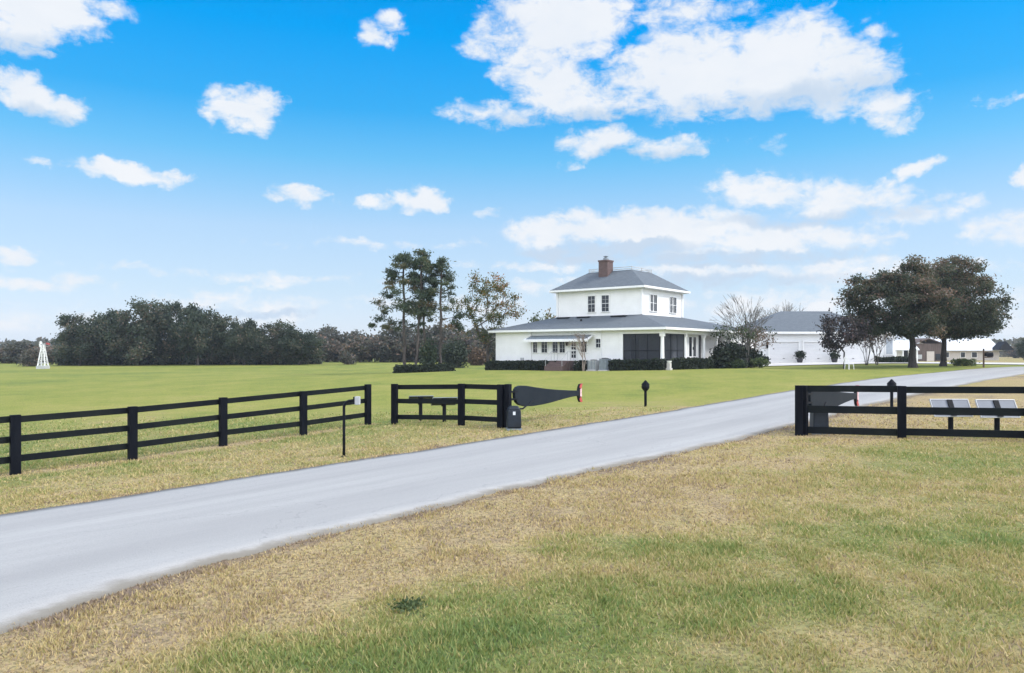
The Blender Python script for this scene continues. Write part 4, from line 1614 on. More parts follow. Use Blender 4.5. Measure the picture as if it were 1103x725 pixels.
for (p0, p1) in ((828.4, 859.8), (865.6, 897.0), (903.0, 934.5)):
    a, b = gpx(p0), gpx(p1)
    c, wd = (a + b) / 2, b - a
    fr = MB()
    fr.box((c, -0.085, 2.56), (wd + 0.3, 0.17, 0.16)).box((a - 0.075, -0.08, 1.22), (0.15, 0.16, 2.50)).box((b + 0.075, -0.08, 1.22), (0.15, 0.16, 2.50))
    f = fr.build('garage_door', M['trim'], gar)
    pn = MB()
    for k in range(5):
        pn.box((c, -0.012, 0.25 + 0.49 * k), (wd, 0.02, 0.462))
        for j in range(8):
            pn.box((a + wd * (j + 0.5) / 8, -0.026, 0.25 + 0.49 * k), (wd / 8 - 0.12, 0.012, 0.33))
    pn.build('door_panel', M['door_white'], f)
    MB().box((c, -0.05, 0.62), (0.22, 0.05, 0.05)).build('handle', M['dark_metal'], f)
for px in (826.0, 900.0):
    x = gpx(px)
    if px > 850:
        x = gpx(900.0)
    MB().lathe([(0.08, 1.75), (0.16, 2.3), (0.18, 2.34), (0.04, 2.55)], (x, -0.16, 0), 8).box((x, -0.05, 2.1), (0.12, 0.1, 0.3)).build('wall_lamp', M['dark_metal'], gar)
x = gpx(957.5)
wf = MB().box((x, -0.045, 2.05), (0.95, 0.09, 2.1)).build('window', M['trim'], gar)
MB().box((x, -0.098, 2.05), (0.72, 0.02, 1.85)).build('pane', mat('grey_blind_behind_glass', (0.36, 0.40, 0.45), 0.2, 0.1), wf)
MB().box((gpx(951.5), -0.03, 0.95), (0.05, 0.06, 0.05)).build('tap', M['dark_metal'], gar)

# ================================================================== NEIGHBOURING BUILDINGS
# small cottage with a white metal porch roof, seen past the garage corner
d = 100.0
p = at(972, d)
ct = empty('cottage', p, 0)
tag(ct, 'small white cottage with a pale metal porch roof behind the left oak trunk', 'cottage')
MB().box((0.35, 3.2, 1.2), (2.6, 4.0, 3.2)).build('wall', M['trim'], ct)
MB().prism([(-0.6, 1.75), (1.6, 3.0), (6.0, 3.0), (6.0, 2.85), (1.65, 2.85), (-0.6, 1.62)], (0.35, 0, 0), (0, 1, 0), (0, 0, 1), (1, 0, 0), 3.3).build('roof', M['metal_roof'], ct)
for x in (-1.1, -0.15, 0.8, 1.75):
    MB().box((x, -0.4, 0.7), (0.16, 0.16, 2.0)).build('porch_post', M['trim'], ct)
for x in (-0.55, 1.0):
    wf = MB().box((x, 1.17, 1.0), (0.9, 0.06, 1.5)).build('window', M['trim'], ct)
    MB().box((x, 1.13, 1.0), (0.74, 0.03, 1.3)).build('pane', M['glass'], wf)

d = 150.0
p = at(1000, d)
bn = empty('barn', p, 0)
tag(bn, 'weathered brown barn with a pale lean-to, seen between the two oak trunks', 'barn')
MB().box((0, 3, 1.6), (5.6, 6, 4.0)).build('wall', M['brown_board'], bn)
MB().prism([(-3.3, 3.55), (0, 4.7), (3.3, 3.55), (3.3, 3.4), (0, 4.52), (-3.3, 3.4)], (0, 3, 0), (1, 0, 0), (0, 0, 1), (0, 1, 0), 6.6).build('roof', M['brown_board'], bn)
dr = MB().box((0.4, -0.04, 1.0), (1.5, 0.08, 2.0)).build('barn_door', M['beige_wall'], bn)
MB().box((-1.8, -0.05, 0.9), (0.9, 0.1, 0.9)).build('window', M['pale_metal'], bn)
MB().box((1.9, -0.05, 0.9), (0.9, 0.1, 1.2)).build('window', M['glass'], bn)

d = 180.0
p = at(1044, d)
nb = empty('bungalow', p, 0)
tag(nb, 'low beige bungalow with a pale metal roof and a dark gable, behind the mailbox', 'bungalow')
MB().box((0, 4, 1.15), (14.5, 8, 3.0)).build('wall', M['beige_wall'], nb)
rf = MB().prism([(-0.9, 2.5), (4.0, 5.4), (8.9, 2.5), (8.9, 2.3), (4.0, 5.15), (-0.9, 2.3)], (-0.8, 0, 0), (0, 1, 0), (0, 0, 1), (1, 0, 0), 16.6).build('roof', M['metal_roof'], nb)
MB().prism([(-2.0, 2.5), (0, 4.6), (2.0, 2.5)], (7.1, -1.4, 0), (1, 0, 0), (0, 0, 1), (0, 1, 0), 2.8).build('gable', M['dark_metal'], nb)
for x, ww in ((-5.8, 1.8), (-1.6, 1.2), (1.2, 1.4), (4.8, 1.2)):
    wf = MB().box((x, -0.05, 1.35), (ww, 0.1, 1.4)).build('window', M['trim'], nb)
    MB().box((x, -0.11, 1.35), (ww - 0.2, 0.03, 1.2)).build('pane', M['glass'], wf)

p = at(13.5, 185)
sh = empty('shed', p, 0)
tag(sh, 'tiny white shed with a rusty red roof at the far left edge of the field', 'shed')
MB().box((0, 0, 0.5), (2.4, 2.4, 2.0)).build('wall', M['trim'], sh)
MB().prism([(-1.5, 1.5), (0, 2.4), (1.5, 1.5)], (0, 0, 0), (0, 1, 0), (0, 0, 1), (1, 0, 0), 2.8).build('roof', M['rust_red'], sh)


# ================================================================== WINDMILL ORNAMENT
def windmill():
    p = at(46.3, 104)
    root = empty('windmill', p, R(6))
    tag(root, 'white lattice windmill ornament with a red tail, on the left field', 'windmill')
    MB().box((0, 0, 0.15), (1.25, 1.25, 0.55)).build('base', M['pale_metal'], root)
    t = MB()
    h = 3.3
    for (a, b) in ((-1, -1), (1, -1), (1, 1), (-1, 1)):
        t.bar((a * 0.50, b * 0.50, 0.3), (a * 0.14, b * 0.14, h), 0.085, 0.085)
    zs = [0.42, 1.45, 2.3, 2.95]
    for i in range(len(zs)):
        r0 = 0.50 - 0.36 * (zs[i] - 0.3) / (h - 0.3)
        cs = [(-r0, -r0), (r0, -r0), (r0, r0), (-r0, r0)]
        for k in range(4):
            (x0, y0), (x1, y1) = cs[k], cs[(k + 1) % 4]
            t.bar((x0, y0, zs[i]), (x1, y1, zs[i]), 0.035, 0.045)
            if i + 1 < len(zs):
                r1 = 0.50 - 0.36 * (zs[i + 1] - 0.3) / (h - 0.3)
                s = r1 / r0
                t.bar((x0, y0, zs[i]), (x1 * s, y1 * s, zs[i + 1]), 0.028, 0.03)
                t.bar((x1, y1, zs[i]), (x0 * s, y0 * s, zs[i + 1]), 0.028, 0.03)
    t.build('tower', M['trim'], root)
    MB().box((0.05, 0, h + 0.12), (0.5, 0.2, 0.24)).build('head', M['pale_metal'], root)
    tl = MB().bar((0.2, 0, h + 0.15), (0.6, 0, h + 0.18), 0.04, 0.05)
    tl.prism([(0.45, 0.30), (0.95, 0.14), (0.9, -0.04), (0.45, 0.06)], (0, 0, h + 0.1), (1, 0, 0), (0, 0, 1), (0, 1, 0), 0.03)
    tl.build('tail', M['red'], root)
    wl = MB()
    for k in range(12):
        t_ = k / 12 * 2 * math.pi
        u = Vector((0.0, math.cos(t_), math.sin(t_)))
        wl.bar(Vector((-0.3, 0, h + 0.12)) + u * 0.1, Vector((-0.3, 0, h + 0.12)) + u * 0.5, 0.03, 0.09)
    wl.build('wheel', M['trim'], root)


windmill()


# ================================================================== SMALL THINGS ROUND THE HOUSE
def hl(x, y, z=0.0):
    return HO + LX * x + LY * y + Vector((0, 0, z))


def on_ground(v):
    return Vector((v.x, v.y, gz(v.x, v.y)))


def condenser(px, w_, h_, m_, label, out=1.3):
    y = front(px, -out)
    p = on_ground(hl(-out, y))
    root = empty('air_conditioner', p, ROT)
    tag(root, label, 'air conditioner', 'air conditioner units by the house wall')
    MB().box((0, 0, 0.0), (0.95, w_ + 0.2, 0.16)).build('pad', M['concrete'], root)
    MB().box((0, 0, h_ / 2 + 0.08), (0.8, w_, h_)).build('cabinet', m_, root, bevel=0.02)
    gl = MB()
    for k in range(7):
        gl.box((-0.408, 0, 0.2 + (h_ - 0.25) * k / 6), (0.016, w_ - 0.12, 0.05))
    for e in (-1, 0, 1):
        gl.box((-0.42, e * (w_ / 2 - 0.05), h_ / 2 + 0.1), (0.012, 0.05, h_ - 0.1))
    gl.build('grille', M['grey_metal'], root)
    MB().lathe([(0.32, h_ + 0.08), (0.30, h_ + 0.13), (0.05, h_ + 0.15)], n=16).build('fan_guard', M['dark_metal'], root)


condenser(639.6, 0.80, 0.85, M['pale_metal'], 'pale air conditioner unit with dark slats, left of the downspout')
condenser(651.8, 0.72, 0.98, M['grey_metal'], 'taller grey-blue air conditioner unit, right of the downspout')

p = at(621.8, 66.5)
bb = empty('birdbath', p, 0)
tag(bb, 'small white pedestal birdbath in front of the brick steps', 'birdbath')
MB().lathe([(0.20, 0), (0.18, 0.06), (0.075, 0.14), (0.06, 0.40), (0.09, 0.5)], n=14).build('pedestal', M['trim'], bb, smooth=True)
MB().lathe([(0.08, 0.48), (0.26, 0.53), (0.33, 0.60), (0.31, 0.61), (0.22, 0.56), (0.0, 0.545)], n=16).build('basin', M['trim'], bb, smooth=True)

p = at(720.7, 60.8)
pl = empty('pedestal', p, ROT)
tag(pl, 'short pale stone pedestal by the foot of the porch corner column', 'pedestal')
MB().box((0, 0, 0.06), (0.42, 0.42, 0.2)).box((0, 0, 0.36), (0.30, 0.30, 0.42)).build('block', M['concrete'], pl, bevel=0.02)
MB().lathe([(0.12, 0.55), (0.2, 0.66), (0.22, 0.76), (0.2, 0.76), (0.16, 0.68)], n=12).build('bowl', M['trim'], pl)

p = at(914.6, 59.5)
tr = empty('wire_chair', p, R(25))
tag(tr, 'white openwork garden chair at the foot of the small tree before the garage', 'garden chair')
fr = MB()
for (x, y) in ((-.24, -.22), (.24, -.22), (-.2, .22), (.2, .22)):
    fr.tube([(x * 1.1, y * 1.1, 0), (x, y, 0.42)], 0.022, 6)
fr.build('leg', M['trim'], tr)
se = MB()
for k in range(7):
    se.bar((-.26, -.24 + .08 * k, .43), (.26, -.24 + .08 * k, .43), .035, .02)
se.build('seat', M['trim'], tr)
bk = MB()
pts = [(-.24, .24, .43), (-.25, .30, .75), (-.15, .34, .95), (0, .35, 1.0), (.15, .34, .95), (.25, .30, .75), (.24, .24, .43)]
bk.tube(pts, 0.022, 6)
for x in (-.15, -.08, 0, .08, .15):
    bk.tube([(x, .25, .43), (x * .9, .34, .95)], 0.012, 5)
bk.build('backrest', M['trim'], tr)

# ================================================================== PLANTING NEAR THE HOUSE
M['bark_grey'] = mat('grey_twig_bark', (0.15, 0.14, 0.13), 0.9, 0.3, 3)

def hedge(name, label, cat, pts, wd, ht, leafm, n_per_m2=170, size=0.13, seed=1, group=None, rag=0.07):
    """clipped hedge along ground points: dark twiggy core with small leaves standing out of it"""
    rng = np.random.default_rng(seed)
    pts = [Vector((p[0], p[1], 0)) for p in pts]
    o = Vector((pts[0].x, pts[0].y, gz(pts[0].x, pts[0].y)))
    P = []
    core = MB()
    for a, b in zip(pts[:-1], pts[1:]):
        d = (b - a)
        L = d.length
        d.normalize()
        nr = Vector((-d.y, d.x, 0))
        k = max(1, int(L / 1.5))
        for i in range(k):
            p, q = a + d * L * i / k, a + d * L * (i + 1) / k
            zz = gz((p.x + q.x) / 2, (p.y + q.y) / 2)
            c = (p + q) / 2
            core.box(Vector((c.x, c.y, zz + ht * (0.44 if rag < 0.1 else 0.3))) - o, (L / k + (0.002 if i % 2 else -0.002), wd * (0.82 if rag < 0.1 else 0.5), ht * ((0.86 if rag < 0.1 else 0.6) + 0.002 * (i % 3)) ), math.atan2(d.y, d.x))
        area = L * (wd + 2 * ht)
        n = int(area * n_per_m2)
        s = rng.uniform(-wd * 0.1, L + wd * 0.1, n)
        t = rng.uniform(0, wd + 2 * ht, n)
        u = np.where(t < ht, -wd / 2, np.where(t > ht + wd, wd / 2, t - ht - wd / 2))
        z = np.where(t < ht, t, np.where(t > ht + wd, t - ht - wd, ht))
        bump = (fbm(s, t, 0.7, seed, 3) - 0.5) * 0.22
        z = z * (1 + bump * 0.5) + np.where((t > ht) & (t < ht + wd), bump, 0)
        u = u * (1 + bump)
        X = a.x + d.x * s + nr.x * u
        Y = a.y + d.y * s + nr.y * u
        Z = gz_arr(X, Y) + z
        P.append(np.stack([X - o.x, Y - o.y, Z - o.z], 1) + rng.normal(size=(n, 3)) * rag * 0.6)
    P = np.concatenate(P)
    root = empty(name, o)
    tag(root, label, cat, group)
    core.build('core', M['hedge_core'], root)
    quads_mesh('leaves', leaf_quads(rng, P, size), np.clip(0.45 + rng.normal(size=len(P)) * 0.25, 0, 1), leafm, root)
    return root


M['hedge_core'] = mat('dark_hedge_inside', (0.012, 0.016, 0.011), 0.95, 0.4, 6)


def hp(px, out):
    """ground point in front of the house front wall (out metres before it) at a photograph column"""
    y = front(px, -out)
    return hl(-out, y)


G_H = 'low clipped hedges round the house'
hedge('hedge', 'long low dark hedge along the left wing of the house, ending at the brick steps', 'hedge', [hp(526, 0.9), hp(600.5, 0.9)], 0.9, 0.78, M['hedge_leaf'], seed=2, group=G_H)
hedge('hedge', 'short dark hedge between the brick steps and the pale air conditioner', 'hedge', [hp(621.5, 0.9), hp(632.5, 0.9)], 0.8, 0.78, M['hedge_leaf'], seed=3, group=G_H)
hedge('hedge', 'dark hedge under the wide porch screen, from the grey-blue air conditioner to the corner column', 'hedge', [hp(657.5, 0.9), hp(716.5, 0.9)], 0.9, 0.84, M['hedge_leaf'], seed=4, group=G_H)
hedge('hedge', 'dark hedge along the side porch, between the corner pedestal and the bare tree', 'hedge', [hl(0.6, -0.9), hl(8.6, -0.9)], 0.9, 0.82, M['hedge_leaf'], seed=5, group=G_H)
hedge('hedge', 'low dark hedge at the right end of the garage wall', 'hedge', [wxy(945, 83.2), wxy(978, 83.2)], 0.9, 0.62, M['hedge_leaf'], seed=6, group=G_H)


def shrub(name, label, cat, p, r, h, leafm, n, size, seed, group=None, base=0.45, lobes=7, stems=True):
    rng = np.random.default_rng(seed)
    ends = envelope(rng, max(6, n // 40), (0, 0, h * 0.52), (r * 0.85, r * 0.85, h * 0.46), shell=0.75, lump=0.3)
    ends = [e for e in ends if e[2] > 0.08]
    root = empty(name, p)
    tag(root, label, cat, group)
    skeleton(rng, [(0, 0, -0.1), (0, 0, 0.1), (0.02, 0, h * 0.2)], ends, 0.05, r_tip=0.008, step=0.4).build('stem', M['bark_dark'], root)
    V, vr = crown_leaves(rng, ends, 40, (r * 0.2, r * 0.2, h * 0.13), size, base=base)
    V[:, :, 2] = np.maximum(V[:, :, 2], 0.02)
    quads_mesh('leaves', V, vr, leafm, root)
    return root


# shrubs at the right end of the house
shrub('shrub', 'large dark rounded shrub left of the bare tree trunk at the side porch', 'shrub', on_ground(hl(9.4, -2.0)), 1.4, 2.1, M['hedge_leaf'], 3600, 0.17, 21)
shrub('shrub', 'broad dark shrub right of the bare tree trunk at the side of the house', 'shrub', on_ground(hl(11.9, -2.0)), 1.5, 2.1, M['hedge_leaf'], 4500, 0.17, 22)
shrub('shrub', 'dark shrub low against the house end wall, nearest the garage', 'shrub', on_ground(hl(14.4, -1.6)), 1.0, 1.2, M['hedge_leaf'], 2600, 0.16, 23)
shrub('shrub', 'small grey-green shrub in front of the dark shrubs, beside the bare tree', 'shrub', on_ground(hl(8.7, -2.9)), 0.85, 0.75, M['shrub_leaf'], 1400, 0.11, 24)
shrub('shrub', 'yellowish grass-like plant at the foot of the broad dark shrub', 'shrub', on_ground(hl(11.2, -4.2)), 0.8, 0.8, M['shrub_leaf'], 1200, 0.12, 25, base=0.75)
shrub('shrub', 'dark rounded shrub at the left corner of the garage wall', 'shrub', at(812.5, 82.6), 0.9, 1.0, M['hedge_leaf'], 2600, 0.15, 26)
shrub('shrub', 'small dark shrub beside the first garage door frame', 'shrub', at(824, 82.6), 0.42, 0.85, M['hedge_leaf'], 900, 0.12, 27)


def planter(px, d, label, seed):
    p = at(px, d)
    p.z += 0.075
    root = empty('potted_plant', p)
    tag(root, label, 'potted plant', 'dark potted shrubs between the garage doors')
    MB().lathe([(0.22, 0), (0.28, 0.08), (0.36, 0.40), (0.40, 0.46), (0.36, 0.47), (0.30, 0.40)], n=16).build('pot', M['clay'], root, smooth=True)
    rng = np.random.default_rng(seed)
    e = envelope(rng, 22, (0, 0, 0.82), (0.42, 0.42, 0.34), shell=0.8)
    V, vr = crown_leaves(rng, e, 45, (0.13, 0.13, 0.11), 0.10)
    quads_mesh('foliage', V, vr, M['hedge_leaf'], root)


planter(861.5, 82.9, 'dark shrub in a pot between the first two garage doors', 31)
planter(898.8, 82.9, 'dark shrub in a pot behind the small tree, right of the second garage door', 32)


def multi_stem(name, label, cat, p, seed, stems, h, spread, levels, r, bark, leafm=None, per=0, lsig=(0.2, 0.2, 0.2), size=0.1, lz=(0.4, 1.0), base=0.4, group=None, r_tip=0.006):
    """several stems from one root, forking upwards like a fan (crape myrtle habit), bare or in sparse leaf"""
    rng = np.random.default_rng(seed)
    root = empty(name, p)
    tag(root, label, cat, group)
    tr = MB()
    tips = []

    def grow_(a, d, L, rad, lev):
        d = d / np.linalg.norm(d)
        m = a + d * L * 0.5 + rng.normal(size=3) * L * 0.03
        b = a + d * L + rng.normal(size=3) * L * 0.03
        r1 = max(rad * 0.62, r_tip)
        tr.tube([a, m, b], [rad, (rad + r1) / 2, r1], 6 if rad > 0.025 else 4, cap=False)
        tips.append((b, lev))
        if lev <= 0:
            return
        for _ in range(3 if rng.uniform() < 0.55 else 2):
            nd = d + rng.normal(size=3) * 0.30 + np.array([b[0], b[1], 0]) / (spread + 0.1) * 0.12 + np.array([0, 0, 0.10])
            grow_(b, nd, L * rng.uniform(0.6, 0.92), r1, lev - 1)
    tot = sum(0.78 ** k for k in range(levels + 1))
    for k in range(stems):
        t = 2 * math.pi * (k + rng.uniform(-.3, .3)) / stems
        d = np.array([math.cos(t) * spread * 0.75, math.sin(t) * spread * 0.75, h * rng.uniform(0.8, 1.0)])
        grow_(np.array([0.06 * math.cos(t), 0.06 * math.sin(t), -0.15]), d, h / tot * 1.05, r, levels)
    tr.build('trunk', bark, root, smooth=True)
    if leafm:
        e = [q for q, lev in tips if lz[0] < q[2] / h < lz[1]]
        V, vr = crown_leaves(rng, e, per, lsig, size, base=base)
        quads_mesh('crown', V, vr, leafm, root)
    return root


multi_stem('small_tree', 'small leafless tree with pale trunk and reddish twigs, by the front door steps', 'tree', on_ground(hl(-2.3, front(628.3, -2.3))), 41, 3, 3.3, 0.45, 3, 0.045, M['bark_pale'],
           M['brown_leaf'], 5, (0.14, 0.14, 0.16), 0.06)
multi_stem('bare_tree', 'tall leafless many-stemmed tree at the right end of the house', 'tree', on_ground(hl(11.0, -3.0)), 42, 7, 6.1, 1.05, 4, 0.06, M['bark_grey'],
           M['shrub_leaf'], 16, (0.26, 0.26, 0.26), 0.12, lz=(0.40, 0.60), base=0.5, r_tip=0.012)
multi_stem('small_tree', 'small tree in dull brown leaf between the bare tree and the garage', 'tree', on_ground(hl(12.6, -3.0)), 43, 5, 3.8, 1.0, 3, 0.045, M['bark_pale'],
           M['brown_leaf'], 9, (0.22, 0.22, 0.22), 0.10)
multi_stem('bare_tree', 'leafless treetop showing above the left slope of the garage roof', 'tree', at(846, 108), 44, 6, 7.6, 2.2, 4, 0.08, M['bark_grey'], r_tip=0.016)


# ================================================================== LAWN TREES
def oak(label, p, seed, c, r, trunk_h, r_base, n, per, lean=(0, 0), size=0.115, extra=(), zmin=None, shell=0.6):
    rng = np.random.default_rng(seed)
    ends = envelope(rng, n, c, r, shell=shell, lump=0.34, zmin=zmin)
    for (ec, er, en) in extra:
        ends += envelope(rng, en, ec, er, shell=0.4, lump=0.3)
    cz, rz_ = c[2], r[2]

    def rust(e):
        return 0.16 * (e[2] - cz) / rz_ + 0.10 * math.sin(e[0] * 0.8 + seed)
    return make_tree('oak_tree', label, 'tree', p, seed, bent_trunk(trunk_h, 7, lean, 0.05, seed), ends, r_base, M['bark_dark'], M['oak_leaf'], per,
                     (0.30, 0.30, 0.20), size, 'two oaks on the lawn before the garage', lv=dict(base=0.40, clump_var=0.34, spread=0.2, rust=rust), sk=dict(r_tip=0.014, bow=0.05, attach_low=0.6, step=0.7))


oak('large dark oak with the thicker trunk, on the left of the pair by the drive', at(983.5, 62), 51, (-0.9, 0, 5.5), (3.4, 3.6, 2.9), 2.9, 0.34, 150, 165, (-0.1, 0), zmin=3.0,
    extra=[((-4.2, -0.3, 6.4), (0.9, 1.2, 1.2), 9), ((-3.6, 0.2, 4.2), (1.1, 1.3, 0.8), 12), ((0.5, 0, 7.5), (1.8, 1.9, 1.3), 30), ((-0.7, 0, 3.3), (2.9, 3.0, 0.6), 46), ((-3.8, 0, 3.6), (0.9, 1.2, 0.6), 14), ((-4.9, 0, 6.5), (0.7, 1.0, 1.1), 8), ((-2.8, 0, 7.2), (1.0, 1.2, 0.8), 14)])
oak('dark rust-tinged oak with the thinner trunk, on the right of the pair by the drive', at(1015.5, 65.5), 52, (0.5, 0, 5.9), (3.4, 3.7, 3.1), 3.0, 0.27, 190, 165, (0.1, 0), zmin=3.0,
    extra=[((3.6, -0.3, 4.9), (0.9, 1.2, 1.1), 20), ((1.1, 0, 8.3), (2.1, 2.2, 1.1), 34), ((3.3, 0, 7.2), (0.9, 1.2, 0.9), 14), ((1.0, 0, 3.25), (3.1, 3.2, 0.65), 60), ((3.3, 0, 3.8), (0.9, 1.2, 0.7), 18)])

# small trees in front of the garage
rng_ = np.random.default_rng(61)
make_tree('young_tree', 'small purplish round-crowned tree before the garage, the leftmost and leafiest', 'tree', at(909, 60.5), 61, bent_trunk(1.35, 4, (0.03, 0), 0.02, 61),
          envelope(rng_, 64, (-0.1, 0, 2.95), (1.7, 1.6, 1.55), shell=0.6, lump=0.3, zmin=1.5), 0.075, M['bark_dark'], M['purple_leaf'], 62, (0.26, 0.26, 0.22), 0.12,
          'small trees in front of the garage', sk=dict(r_tip=0.01, step=0.4), lv=dict(base=0.38))
multi_stem('young_tree', 'small thin purplish tree before the garage, the middle one of three', 'tree', at(933.5, 71), 62, 4, 3.5, 0.85, 3, 0.04, M['bark_dark'], M['purple_leaf'], 14,
           (0.2, 0.2, 0.22), 0.10, base=0.5, group='small trees in front of the garage')
multi_stem('young_tree', 'small vase-shaped pinkish-brown tree before the garage, nearest the big oak', 'tree', at(944.8, 71.5), 63, 5, 3.7, 0.95, 3, 0.04, M['bark'], M['brown_leaf'], 7,
           (0.18, 0.18, 0.22), 0.085, base=0.35, group='small trees in front of the garage')


# pines and the round bed under them
def pine(label, px, d, seed, h, sides, z0, n, r_base=0.16, lean=(0, 0)):
    rng = np.random.default_rng(seed)
    tr = bent_trunk(h * 0.94, 12, lean, 0.07, seed)
    ends = []
    for k in range(n):
        z = h * (z0 + (1 - z0) * rng.uniform(0, 1) ** 0.85)
        f = (z / h - z0) / (1 - z0)
        rr = (0.35 + sides * (1 - f) ** 0.6 * rng.uniform(0.45, 1.0))
        a = rng.uniform(0, 2 * math.pi)
        i = min(len(tr) - 1, int(z / (h * 0.94) * 12))
        ends.append(np.array([tr[i][0] + math.cos(a) * rr, tr[i][1] + math.sin(a) * rr, z]))
    ends.append(np.array([tr[-1][0], tr[-1][1], h]))
    return make_tree('pine_tree', label, 'tree', at(px, d), seed, tr, ends, r_base, M['bark'], M['pine_needle'], 130, (0.25, 0.25, 0.14), 0.085, 'tall pines on the left lawn',
                     sk=dict(r_tip=0.013, bow=-0.03, attach_low=0.35, step=0.6, wob=0.05), lv=dict(base=0.40, clump_var=0.5, spread=0.18, stretch=3.6))


pine('tall pine leaning left, the leftmost and fullest of four on the round bed', 436, 72.5, 71, 11.4, 3.1, 0.36, 66, lean=(-0.1, 0))
pine('tall thin pine, second from the left on the round bed', 448, 72.0, 72, 11.0, 1.3, 0.5, 26, 0.14, lean=(0.55, 0))
pine('tall pine reaching highest, third from the left on the round bed', 459.5, 73.0, 73, 11.8, 1.1, 0.52, 24, 0.14, lean=(-0.6, 0))
pine('tall dark pine, the rightmost of four on the round bed', 474, 72.5, 74, 10.9, 1.75, 0.38, 46, 0.16, lean=(0.15, 0))
ring = []
c_ = at(457, 72.3)
for k in range(15):
    t = 2 * math.pi * k / 14
    ring.append((c_.x + 2.45 * math.cos(t), c_.y + 2.1 * math.sin(t)))
hedge('ring_hedge', 'low rounded dark hedge in a ring round the foot of the pines', 'hedge', ring, 0.8, 0.55, M['hedge_leaf'], 260, seed=75, rag=0.16)
shrub('juniper', 'dark upright juniper standing among the pine trunks', 'shrub', at(462, 72.2), 0.8, 2.7, M['pine_needle'], 3400, 0.14, 76, base=0.25)

rng_ = np.random.default_rng(81)
ends_ = envelope(rng_, 105, (0.25, 0, 6.4), (3.0, 2.7, 3.9), shell=0.72, lump=0.36, zmin=2.7)


def rust_top(e):
    return 0.30 * max(0, (e[2] - 6.3) / 3.5) + (0.2 if e[0] > 1.2 and e[2] > 5 else 0) - 0.06


make_tree('maple_tree', 'broad tree with thinning green and rust-orange leaves, at the left end of the house', 'tree', at(524.5, 74.5), 81, bent_trunk(2.6, 5, (0.05, 0), 0.05, 81), ends_, 0.17, M['bark'],
          M['maple_leaf'], 80, (0.26, 0.26, 0.22), 0.105, sk=dict(r_tip=0.015, bow=0.04, attach_low=0.5, step=0.6), lv=dict(base=0.34, clump_var=0.3, rust=rust_top))
rng_ = np.random.default_rng(82)
make_tree('maple_tree', 'leafy treetop just showing behind the left wall of the upper storey', 'tree', at(591.5, 96), 82, bent_trunk(3.0, 5, (0, 0), 0.05, 82),
          envelope(rng_, 50, (0, 0, 5.0), (1.7, 1.7, 2.1), shell=0.6, lump=0.4), 0.13, M['bark'], M['maple_leaf'], 40, (0.3, 0.3, 0.3), 0.17, lv=dict(base=0.3))

# ================================================================== TREES ROUND THE FIELD
shrub('round_shrub', 'big round evergreen shrub behind the rightmost pine', 'shrub', at(489, 100), 1.75, 3.2, M['hedge_leaf'], 5000, 0.2, 91, base=0.7)
shrub('round_shrub', 'pale brownish bush between the evergreen shrub and the rust-orange tree', 'shrub', at(514, 112), 1.7, 2.2, M['brown_leaf'], 2600, 0.2, 92, base=0.2)
shrub('round_shrub', 'small grey-green bush on the field edge, below the middle of the wood', 'shrub', at(373.5, 122), 1.15, 1.7, M['wood_leaf'], 1500, 0.2, 93)
shrub('round_shrub', 'dark reddish-brown bush at the far left, just left of the windmill', 'shrub', at(33, 116), 1.5, 2.3, M['wood_leaf'], 2200, 0.2, 94, base=0.55)
shrub('shrub', 'yellow-green bush on the far side of the drive, left of the mailbox', 'shrub', at(1037.5, 67), 1.0, 0.6, M['shrub_leaf'], 1200, 0.11, 95, base=0.95)


def grove_proto(seed, r, h, n, per, size, leafm, base, trunk_h=2.2):
    rng = np.random.default_rng(seed)
    ends = envelope(rng, n, (0, 0, h * 0.54), (r, r, h * 0.47), shell=0.7, lump=0.4, zmin=0.5)
    return dict(seed=seed, trunk=bent_trunk(trunk_h, 4, (0.1, 0), 0.08, seed), ends=ends, per=per, size=size, leafm=leafm, base=base, h=h)


def grove_tree(pr, label, p, group, rz, sc_):
    o = make_tree('grove_tree', label, 'tree', p, pr['seed'], pr['trunk'], pr['ends'], 0.26, M['bark'], pr['leafm'], pr['per'], (0.55, 0.55, 0.42), pr['size'], group, rz,
                  sk=dict(r_tip=0.03, step=1.0, bow=0.05), lv=dict(base=pr['base'], clump_var=0.42, spread=0.2))
    o.scale = sc_
    return o


PR = [grove_proto(101, 4.6, 9.6, 130, 120, 0.25, M['grove_leaf'], 0.36), grove_proto(102, 4.0, 9.0, 115, 120, 0.25, M['grove_leaf'], 0.46), grove_proto(103, 3.7, 8.2, 100, 120, 0.25, M['grove_leaf'], 0.28)]
GROVE = [  # column, distance, prototype, width, height, turn, label
    (86, 120, 0, 0.74, 0.78, 0.3, 'dark spreading tree at the left end of the grove, next to the windmill'),
    (118, 122, 2, 0.95, 1.06, 1.5, 'dark full tree, second from the left in the grove'),
    (148, 119, 1, 1.05, 1.05, 2.9, 'tall airy tree with sky through its top, third from the left in the grove'),
    (178, 121, 0, 0.66, 0.98, 4.2, 'tall greyish tree, fourth from the left in the grove'),
    (213, 118, 2, 0.82, 1.14, 5.0, 'tall narrow tree, tallest in the middle of the grove'),
    (240, 122, 1, 0.80, 0.84, 0.8, 'greyish brown tree right of the tallest one in the grove'),
    (263, 119, 2, 0.72, 0.86, 2.2, 'dark tree with a steep right shoulder, third from the right in the grove'),
    (292, 121, 1, 0.85, 0.71, 3.6, 'lower dark tree, second from the right in the grove'),
    (322, 120, 2, 0.85, 0.70, 5.6, 'rounded dark tree at the right end of the grove'),
]
made = {}
